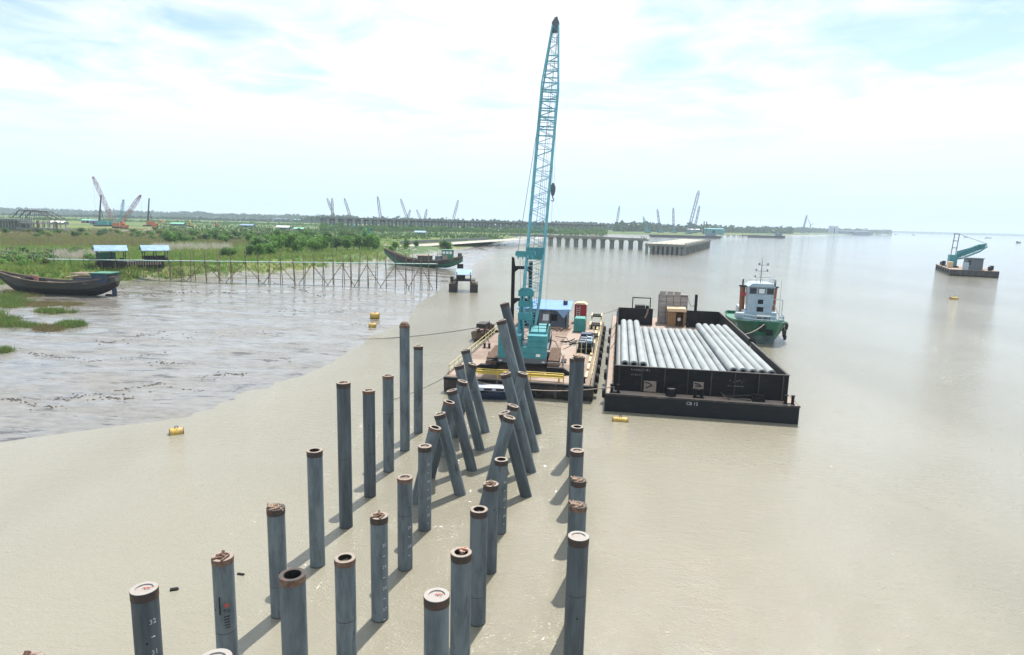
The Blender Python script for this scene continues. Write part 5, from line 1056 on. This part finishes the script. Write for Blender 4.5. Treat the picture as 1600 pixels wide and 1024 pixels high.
shed('pale blue roofed shed by the embankment', (656, 366), 9.5, 8, 1.4, 'light_blue_roof', 'far_green_roof'); shed('long pale blue roofed shed above the riverside embankment', (772, 363), 18, 8, 1.6, 'light_blue_roof')
shed('blue warehouse far across the scrubland', (437, 345), 40, 20, 5, 'far_blue', 'far_blue'); shed('teal roofed warehouse far across the scrubland', (466, 346), 30, 18, 4, 'far_green_roof')
shed('white hall standing on top of the line of the viaduct', (583, 346), 14, 12, 6, 'roof_white'); shed('teal site hut beyond the excavators', (276, 353), 14, 8, 2.0, 'far_green_roof'); shed('pale blue hut at the edge of the scrub beyond the excavators', (385, 355), 14, 8, 1.8, 'light_blue_roof')
shed('teal harbour shed on the far bank behind the wharf', (1118, 358), 34, 20, 9, 'crane_teal_far', 'crane_teal_far', Y=1160); shed('pale tower block on the distant sandy shore', (1306, 356), 24, 20, 25, 'far_blue', 'tug_white', Y=2300, rh=2)
shed('long low hall on the far bank near the tower block', (1335, 358), 120, 30, 9, 'far_blue', 'far_blue', Y=2400)
shed('pale hall among the trees of the far bank', (1085, 353), 26, 14, 6, 'roof_white', Y=1400)
def digger(label, px, m, yaw):
    p = LG(*px); fr = Frame(p, yaw); t = thing('excavator', label, 'excavator', tuple(p)); MB(fr).box(-2.2, 2.2, -1.6, 1.6, 0, 1.1).build('tracks', 'sheet_steel', t); MB(fr).box(-2.4, 1.4, -1.5, 1.5, 1.2, 3.2).build('house', m, t); MB(fr).box(0.6, 2.0, 0.2, 1.5, 1.2, 4.0).build('cab', 'glass', t)
    MB(fr).path([(1.6, -0.4, 2.2), (4.5, -0.4, 6.8), (7.6, -0.4, 5.2)], 0.45, 5).build('boom', m, t); MB(fr).path([(7.6, -0.4, 5.2), (7.2, -0.4, 1.6)], 0.35, 5).build('stick', m, t); MB(fr).cbox(7.0, -0.4, 0.4, 1.3, 1.4, 1.3).build('bucket', 'sheet_steel', t)
digger('yellow excavator working in front of the teal site hut', (299, 355), 'yellow', 2.4); digger('red excavator with raised arm at the end of the site', (338, 355), 'crane_orange', 2.0); digger('orange excavator parked by the orange piling rig', (243, 357), 'crane_orange', 0.2); digger('orange excavator under the slanting crane boom', (196, 358), 'crane_orange', 2.6)
tq = LG(575, 378); t = thing('drill_rig', 'teal tripod drilling rig standing behind the mangrove trees', 'drilling rig', tuple(tq)); k = MB(Frame(tq, 0))
for a, bb in ((-1.5, 0), (3.5, 0), (0.5, 3)): k.tube((a, bb, 0), (0, 0.5, 8.5), 0.28, None, 5)
k.build('tripod', 'teal', t); MB(Frame(tq, 0)).box(-1.5, 3, -1, 2, 0.3, 2.4).build('engine', 'sheet_steel', t)
# far barges and boats on the river
def far_barge(label, pxs, h, m, Y):
    a, b_ = Zat(pxs[0], 360, Y), Zat(pxs[1], 360, Y); fr = Frame((a.x, Y, 0), 0.05); L = b_.x-a.x; t = thing('moored_barge', label, 'barge', (a.x, Y, 0)); MB(fr).prism([(0, h), (1.5, -0.5), (L-1.5, -0.5), (L, h)], 'b', 0, 14).build('hull', m, t); MB(fr).box(L*0.8, L*0.93, 3, 11, h+0.01, h+4).build('deckhouse', 'far_blue', t)
far_barge('long dark barge moored along the bank behind the wharf', (1018, 1130), 3.6, 'sheet_steel', 985); far_barge('dark barge moored off the far bank next to the white pontoons', (1164, 1230), 4.2, 'sheet_steel', 1180); far_barge('small dark barge off the point of the far shore', (1334, 1364), 5, 'far_blue', 2450)
for i in range(4):
    p = Zat(1136+i*9, 360, 1150); fr = Frame((p.x, 1150, 0), 0); t = thing('white_pontoon', 'small white pontoon moored by the dark barge on the far bank', 'pontoon', (p.x, 1150, 0), 'white pontoons'); MB(fr).prism([(0, 2.2), (0.6, -0.3), (6.4, -0.3), (7, 2.2)], 'b', 0, 4).build('float', 'roof_white', t); MB(fr).box(1.5, 5.5, 1, 3, 2.21, 3.8).build('cabin', 'far_blue', t)
for i, (px, py, L) in enumerate(((1512, 371.5, 14), (1549, 372.5, 22), (1595, 380, 9), (1430, 368, 16), (1402, 367, 14))):
    p = G(px, py); fr = Frame(p, 1.4); t = thing('river_boat', ('tiny dark boat far out below the opposite shore', 'long low boat far out below the opposite shore', 'small open boat on the wide river away from every barge', 'faint boat close under the opposite shore', 'faint boat just off the point of the far shore')[i], 'boat', tuple(p)); pf = lambda s: max(0.05, math.sin(math.pi*(0.05+0.9*s))**0.6)
    hull(MB(fr), L, L*0.22, lambda s: 1.6+1.6*(2*s-1)**2, lambda s: -0.3, pf).build('hull', 'sheet_steel', t); MB(fr).box(-1.2, 1.2, L*0.55, L*0.8, 1.2, 3.4).build('cabin', 'sheet_steel', t)
# ------------------------------------------------------------------ paths, embankment
def strip(name, ps, wd, z, m):
    b = MB(); rows = []
    for i, p in enumerate(ps):
        d = (ps[min(i+1, len(ps)-1)]-ps[max(0, i-1)]).normalized(); nn = Vector((-d.y, d.x, 0)); rows.append([tuple(p-nn*wd/2)[:2]+(z,), tuple(p+nn*wd/2)[:2]+(z,)])
    b.grid([[q for q in r_] for r_ in rows]); o = b.build(name, m); o['kind'] = 'structure'
mat('path_dirt', (0.36, 0.34, 0.31), 0.9, c2=(0.27, 0.25, 0.22), scale=0.3)
strip('field_path', [LG(-40, 392), LG(0, 389), LG(60, 386.5), LG(125, 382), LG(220, 377)], 3.2, LAND+0.05, 'path_dirt')
strip('site_road', [LG(160, 362), LG(250, 359), LG(330, 358)], 10, LAND+0.05, 'path_dirt')
strip('riverside_road', [LG(600, 384), LG(650, 384), LG(700, 381), LG(760, 377), LG(820, 373), LG(858, 370.5)], 14, LAND+0.06, 'path_dirt')
e0, e1 = LG(627, 382), LG(765, 374.5); ed = e1-e0; EF = Frame(e0, math.atan2(ed.y, ed.x)); t = thing('retaining_wall', 'low dark sheet pile wall along the riverside road', 'wall', tuple(e0)); EL = ed.length
for i in range(40): MB(EF).box(i*EL/40, (i+0.94)*EL/40, 0, 0.5, 0, 1.7).build('wall_panel', 'trestle', t)
# ------------------------------------------------------------------ vegetation
def leaf_cloud(seed, H, W, nl, leaf, lobes):
    r_ = random.Random(seed); b = MB(); cs = []
    for i in range(lobes): a = r_.uniform(0, 6.28); rr = r_.uniform(0, 0.33)*W; cs.append((Vector((rr*math.cos(a), rr*math.sin(a), H*r_.uniform(0.35, 0.8))), W*r_.uniform(0.18, 0.32)))
    for i in range(nl):
        c, R = r_.choice(cs); d = Vector((r_.gauss(0, 1), r_.gauss(0, 1), r_.gauss(0, 0.85))).normalized(); p = c+d*R*r_.uniform(0.55, 1.08)
        if p.z < 0.1: p.z = r_.uniform(0.1, 0.5)
        x = Vector((r_.gauss(0, 1), r_.gauss(0, 1), r_.gauss(0, 0.6))).normalized(); y = x.cross(d+Vector((0.01, 0, 0))).normalized(); s = leaf*r_.uniform(0.6, 1.3)
        m = b.pts([tuple(p-x*s*0.5), tuple(p+y*s*0.35), tuple(p+x*s*0.6), tuple(p-y*s*0.35)]); b.f.append((m, m+1, m+2, m+3))
    return b
CROWN = [keep(leaf_cloud(40+i, 5.6, 5.2, 700, 0.62, 9), 'crown', ('leaf', 'leaf_dark', 'leaf')[i % 3], False) for i in range(5)]
BUSH = [keep(leaf_cloud(60+i, 2.4, 3.6, 380, 0.5, 7), 'foliage', ('leaf', 'leaf_dark', 'leaf', 'reed')[i % 4], False) for i in range(4)]
def trunk_mesh(seed):
    r_ = random.Random(seed); b = MB(); b.tube((0, 0, -0.3), (0.1, 0, 2.2), 0.17, 0.12, 7)
    for i in range(5): a = r_.uniform(0, 6.28); b.tube((0.08, 0, 1.2+0.2*i), (1.3*math.cos(a), 1.3*math.sin(a), 3.0+0.3*i), 0.08, 0.03, 5)
    return keep(b, 'trunk', 'bark')
TRUNK = [trunk_mesh(i) for i in range(3)]
STEM = keep(MB().tube((0, 0, -0.2), (0, 0, 1.2), 0.07, 0.04, 5), 'stem', 'bark')
def land_pt(px, py):
    p = G(px, py, LAND); z, g = terr(p.x, p.y); return Vector((p.x, p.y, z)), g
def tree(px, py, sc, label, group, r_):
    p, g = land_pt(px, py)
    if g < 0.3 and p.z < 2.5: return
    ci = r_.randrange(5); s = sc*r_.uniform(0.75, 1.2); label = '%s %s %s' % ('big' if s > 1.06*sc else 'middling' if s > 0.9*sc else 'small', ('bright', 'dark', 'bright', 'bright', 'dark')[ci], label)
    t = thing('mangrove_tree', label, 'tree', tuple(p), group); t.scale = (s*r_.uniform(0.9, 1.15), s, s*r_.uniform(0.85, 1.15)); t.rotation_euler = (0, 0, r_.uniform(0, 6.28))
    child('trunk', TRUNK[r_.randrange(3)], t); child('crown', CROWN[ci], t)
def bush(px, py, sc, label, group, r_):
    p, g = land_pt(px, py)
    if g < 0.3 and p.z < 2.2: return
    ci = r_.randrange(4); s = sc*r_.uniform(0.6, 1.25); label = '%s %s %s' % ('tall' if s > 1.05*sc else 'middling' if s > 0.8*sc else 'low', ('bright', 'dark', 'bright', 'yellowish')[ci], label)
    t = thing('shrub', label, 'shrub', tuple(p), group); t.scale = (s*r_.uniform(0.9, 1.4), s, s*r_.uniform(0.8, 1.1)); t.rotation_euler = (0, 0, r_.uniform(0, 6.28))
    child('stem', STEM, t); child('foliage', BUSH[ci], t)
r = random.Random(77)
for i in range(75): u = r.random(); tree(lerp(395, 590, u), r.uniform(375, lerp(399, 392, u)), 1.0, 'rounded mangrove tree in the thicket behind the bamboo jetty', 'mangrove thicket', r)
for i in range(34): tree(r.uniform(258, 400), r.uniform(368, 382), 0.75, 'mangrove tree in the scrub beside the white-flowered reeds', 'scrub trees', r)
for px, py in ((350, 403), (363, 404), (391, 403), (406, 403), (423, 401)): tree(px, py, 0.72, 'lone mangrove tree on the grassy bank in front of the thicket', 'bank-edge trees', r)
for px, py in ((618, 391), (636, 389), (650, 387), (612, 394)): tree(px, py, 0.7, 'tree by the bow of the green cabined boat', 'trees by the boat', r)
for i in range(34): u = r.random(); tree(lerp(690, 815, u), lerp(385.5, 378, u)+r.uniform(-1.5, 1), 0.85, 'riverside mangrove tree on the spit beside the embankment', 'riverside trees', r)
for i in range(26): tree(r.uniform(840, 985), r.uniform(362, 367), 1.3, 'tree on the low bank behind the approach trestle', 'trees behind the trestle', r)
for i in range(14): tree(r.uniform(620, 730), r.uniform(353, 358), 1.4, 'tree standing in front of the viaduct piers', 'trees by the viaduct', r)
for i in range(95): bush(r.uniform(230, 580), r.uniform(361, 378), 1.1, 'shrub in the scrubland before the construction site', 'scrubland shrubs', r)
for i in range(40): bush(r.uniform(0, 330), r.uniform(363, 372), 1.1, 'shrub along the edge of the construction site', 'site-edge shrubs', r)
for i in range(46): bush(r.uniform(0, 152), r.uniform(393, 411), 0.8, 'leafy shrub on the bank above the dark wooden boat', 'bank shrubs', r)
for i in range(12): bush(r.uniform(0, 75), r.uniform(411, 420), 0.7, 'overhanging shrub at the bank edge by the boat bow', 'bank-edge shrubs', r)
def tufts(name, label, cat, pts, hmin, hmax, wd, m, nb=5, seed=1):
    r_ = random.Random(seed); V = []; Fc = []
    for p in pts:
        for j in range(nb):
            a = r_.uniform(0, 6.28); h = r_.uniform(hmin, hmax); o = Vector((r_.gauss(0, 0.35), r_.gauss(0, 0.35), 0)); d = Vector((math.cos(a), math.sin(a), 0)); ln = Vector((r_.gauss(0, 0.25)*h, r_.gauss(0, 0.25)*h, h)); n_ = len(V)
            V += [tuple(p+o-d*wd), tuple(p+o+d*wd), tuple(p+o+ln)]; Fc.append((n_, n_+1, n_+2))
    me = bpy.data.meshes.new(name); me.from_pydata(V, [], Fc); me.materials.append(MATS[m]); o = bpy.data.objects.new(name, me); col.objects.link(o); tag(o, label, cat); o['kind'] = 'stuff'
def scatter(n, x0, x1, y0, y1, seed, gmin=0.45, dens=None):
    r_ = random.Random(seed); out = []
    for i in range(n):
        px, py = r_.uniform(x0, x1), r_.uniform(y0, y1); p, g = land_pt(px, py)
        if g > gmin and (dens is None or dens(px, py, p) > r_.random()): out.append(p)
    return out
patch = lambda px, py, p: 0.25+1.3*max(0, fbm(p.x, p.y, 0.03)+0.25)
tufts('green_reeds', 'green reeds and tall grass covering the river bank', 'reeds', scatter(15000, 0, 640, 368, 432, 1, dens=patch), 0.5, 1.5, 0.11, 'reed', 5, 1)
tufts('meadow_grass', 'deep green grass across the bank', 'grass', scatter(9000, 0, 640, 372, 434, 2), 0.35, 1.0, 0.12, 'leaf', 5, 2)
tufts('dry_reeds', 'dry brownish reed field beyond the bank', 'reeds', scatter(9000, 0, 420, 358, 386, 3, dens=lambda px, py, p: 0.8 if px < 260 or fbm(p.x, p.y, 0.02) > 0.1 else 0.15), 0.6, 1.7, 0.14, 'reed_brown', 4, 3)
tufts('far_scrub', 'rough scrub grass reaching to the viaduct', 'grass', scatter(9000, 250, 860, 350, 374, 4, dens=patch), 0.8, 2.4, 0.35, 'leaf_dark', 4, 4)
tufts('white_reed_plumes', 'white plumes of flowering reeds on the bank', 'reeds', scatter(1100, 85, 155, 398, 407, 5)+scatter(900, 240, 360, 385, 392, 6)+scatter(200, 0, 100, 396, 412, 7), 1.2, 2.4, 0.10, 'reed_flower', 2, 5)
# grass islets on the near mud
def islet(cx, cy, rx, ry, n, seed):
    r_ = random.Random(seed); out = []
    for i in range(n):
        a = r_.uniform(0, 6.28); q = math.sqrt(r_.random()); px, py = cx+rx*q*math.cos(a), cy+ry*q*math.sin(a); p = G(px, py, 1.3)
        if fbm(p.x, p.y, 0.25)+0.6*(1-q)+0.5*fbm(p.x, p.y, 0.9) > 0.12: p.z = max(0, terr(p.x, p.y)[0]); out.append(p)
    return out
I = islet(14, 472, 42, 11, 1500, 1)+islet(4, 494, 30, 7, 900, 2)+islet(26, 508, 42, 5.5, 1100, 3)+islet(110, 506, 22, 4.5, 600, 4)+islet(98, 488, 24, 3, 420, 5)+islet(68, 487, 12, 2.5, 200, 6)+islet(5, 545, 8, 3, 120, 7)
tufts('islet_grass', 'green grass tufts growing on the near mudflat', 'grass', I[::2], 0.2, 0.95, 0.03, 'leaf_dark', 6, 8)
tufts('islet_sedge', 'olive sedge mixed into the mudflat tufts', 'sedge', I[::3], 0.2, 0.9, 0.035, 'reed', 7, 9)
tufts('dead_grass', 'brown dead grass along the tuft edges on the mudflat', 'grass', I[1::3]+islet(75, 477, 60, 4, 1100, 11)+islet(40, 462, 40, 6, 800, 12)+islet(75, 511, 25, 4, 400, 13), 0.15, 0.55, 0.035, 'reed_brown', 6, 10)
# bank-foot debris and mud clods
def clods(name, label, pts, seed, smin=0.08, smax=0.28, m='boat_tar'):
    r_ = random.Random(seed); b = MB()
    for p in pts:
        s = r_.uniform(smin, smax); k_ = 6; base = b.pts([(p.x+s*r_.uniform(0.8, 1.6)*math.cos(2*math.pi*i/k_), p.y+s*r_.uniform(0.5, 1)*math.sin(2*math.pi*i/k_), p.z-0.05) for i in range(k_)]+[(p.x+s*0.5*math.cos(2*math.pi*i/k_), p.y+s*0.4*math.sin(2*math.pi*i/k_), p.z+s*r_.uniform(0.12, 0.4)) for i in range(k_)])
        for i in range(k_): j = (i+1) % k_; b.f.append((base+i, base+j, base+k_+j, base+k_+i))
        b.f.append(tuple(base+k_+i for i in range(k_)))
    o = b.build(name, m); tag(o, label, 'mud'); o['kind'] = 'stuff'
def ridge(x0, y0, x1, y1, n, seed, sp=2.0, wob=3.0):
    r_ = random.Random(seed); out = []
    for i in range(n):
        u = r_.random(); g_ = noise.noise(Vector((u*6, seed*3.1, 0.5)))
        if r_.random() > 0.12+1.0*max(0, g_+0.1): continue
        thin = 0.4+1.6*max(0, noise.noise(Vector((u*4, seed*1.7, 9.5)))+0.2)
        px = lerp(x0, x1, u)+r_.gauss(0, sp*1.5); py = lerp(y0, y1, u)+r_.gauss(0, sp*0.35*thin)+wob*1.2*noise.fractal(Vector((u*3.3, seed*5.3, 2.2)), 0.8, 2.1, 4)
        if r_.random() < 0.22: px += r_.gauss(0, 14); py += r_.gauss(0, 3.5)
        p = G(px, py, 0.9); z = terr(p.x, p.y)[0]; p = G(px, py, max(0, z)); p.z = max(0, terr(p.x, p.y)[0]); out.append(p)
    return out
clods('mud_clods', 'dark broken clods along the eroded mud ridges', ridge(0, 626, 90, 637, 130, 1)+ridge(85, 627, 160, 617, 240, 2)+ridge(160, 624, 205, 624, 200, 3, 2.5, 1)+ridge(180, 612, 255, 600, 220, 4)+ridge(310, 592, 390, 584, 260, 5)+ridge(230, 568, 285, 571, 130, 6)+ridge(60, 555, 170, 565, 200, 7)+ridge(0, 548, 110, 558, 120, 8)+ridge(160, 535, 255, 520, 200, 9)+ridge(200, 530, 360, 527, 120, 10)+ridge(260, 607, 320, 612, 60, 11)+ridge(350, 520, 440, 524, 90, 12)+ridge(420, 483, 545, 487, 170, 13)+ridge(415, 565, 450, 560, 60, 14)+ridge(550, 505, 590, 510, 60, 15)+ridge(190, 560, 270, 551, 100, 16), 1, 0.05, 0.2, m='dark_mud')
clods('bank_foot_debris', 'dark debris and roots along the foot of the grassy bank', ridge(0, 425, 75, 430, 150, 21, 3, 2)+ridge(120, 430, 260, 436, 160, 22, 3, 2)+ridge(255, 456, 375, 458, 160, 23, 1.5, 0.8)+ridge(430, 442, 505, 464, 120, 24, 1, 0.5), 2, 0.12, 0.4, 'dark_mud')
clods('shore_rocks', 'pale rocks scattered along the riverside embankment', ridge(600, 388, 680, 390, 220, 31, 5, 1)+ridge(690, 387, 815, 380, 260, 32, 4, 1), 3, 0.25, 0.8, 'path_dirt')
# far woods
def wood(name, label, x0, x1, Y0, Y1, h, n, size, seed, m='leaf_far'):
    r_ = random.Random(seed); b = MB()
    for i in range(n):
        px = r_.uniform(x0, x1); Y = lerp(Y0, Y1, (px-x0)/(x1-x0))*r_.uniform(0.97, 1.06); X = Zat(px, 345, Y).x
        hh = h*(0.62+0.45*fbm(X, Y, 2.2/size/10)+0.25*r_.random()); c = Vector((X, Y, LAND-2+hh*r_.random()**0.6))
        x = Vector((r_.gauss(0, 1), r_.gauss(0, 0.5), r_.gauss(0, 0.6))).normalized(); y = x.cross(Vector((r_.gauss(0, .4), 1, r_.gauss(0, .4)))).normalized(); s = size*r_.uniform(0.5, 1.2)
        m_ = b.pts([tuple(c-x*s*0.6), tuple(c-y*s*0.4), tuple(c+x*s*0.6), tuple(c+y*s*0.4)]); b.f.append((m_, m_+1, m_+2, m_+3))
    o = b.build(name, m); tag(o, label, 'wood'); o['kind'] = 'stuff'
wood('horizon_wood', 'long low wood closing the plain at the horizon', -60, 560, 2600, 2300, 22, 9000, 9, 1)
wood('plain_thickets', 'low dark thickets scattered over the plain beyond the construction site', -40, 500, 900, 1000, 4.5, 2600, 4, 11, 'leaf_dark')
wood('plain_hedges', 'faint line of hedges across the plain before the horizon wood', -40, 520, 1500, 1450, 7, 3000, 6, 12)
wood('viaduct_wood', 'belt of trees behind the viaduct', 470, 1010, 1500, 1500, 18, 8000, 7, 2)
wood('near_viaduct_scrub', 'dark thickets at the foot of the viaduct', 500, 950, 620, 900, 8, 5000, 3.2, 3, 'leaf_dark')
wood('far_bank_wood', 'trees along the far river bank behind the wharf', 960, 1240, 1250, 1750, 19, 6500, 6.5, 4)
wood('point_wood', 'trees on the distant point of the far shore', 1230, 1395, 2300, 3300, 20, 3500, 9, 5)
b = MB(); b.grid([[(Zat(px, 360, 6800).x, 6800+200*j, 1.5*j) for px in range(1380, 1700, 20)] for j in (0, 1)]); o = b.build('opposite_shore', 'terrain'); o['kind'] = 'structure'
wood('opposite_shore_wood', 'thin line of trees on the opposite shore', 1375, 1680, 6900, 7000, 13, 3500, 20, 6)
# ------------------------------------------------------------------ haze
hm_ = bpy.data.materials.new('haze_air'); hm_.use_nodes = True; t_ = hm_.node_tree; t_.nodes.clear(); ov = t_.nodes.new('ShaderNodeOutputMaterial'); pv = t_.nodes.new('ShaderNodeVolumePrincipled')
pv.inputs['Color'].default_value = (0.72, 0.87, 1, 1); pv.inputs['Density'].default_value = HAZE; pv.inputs['Anisotropy'].default_value = 0.2; t_.links.new(pv.outputs[0], ov.inputs['Volume'])
b = MB(); b.box(-12600, 12600, -420, 12600, -2.6, 84); o = b.build('haze', hm_); o['kind'] = 'stuff'; tag(o, 'pale river haze filling the air', 'haze')
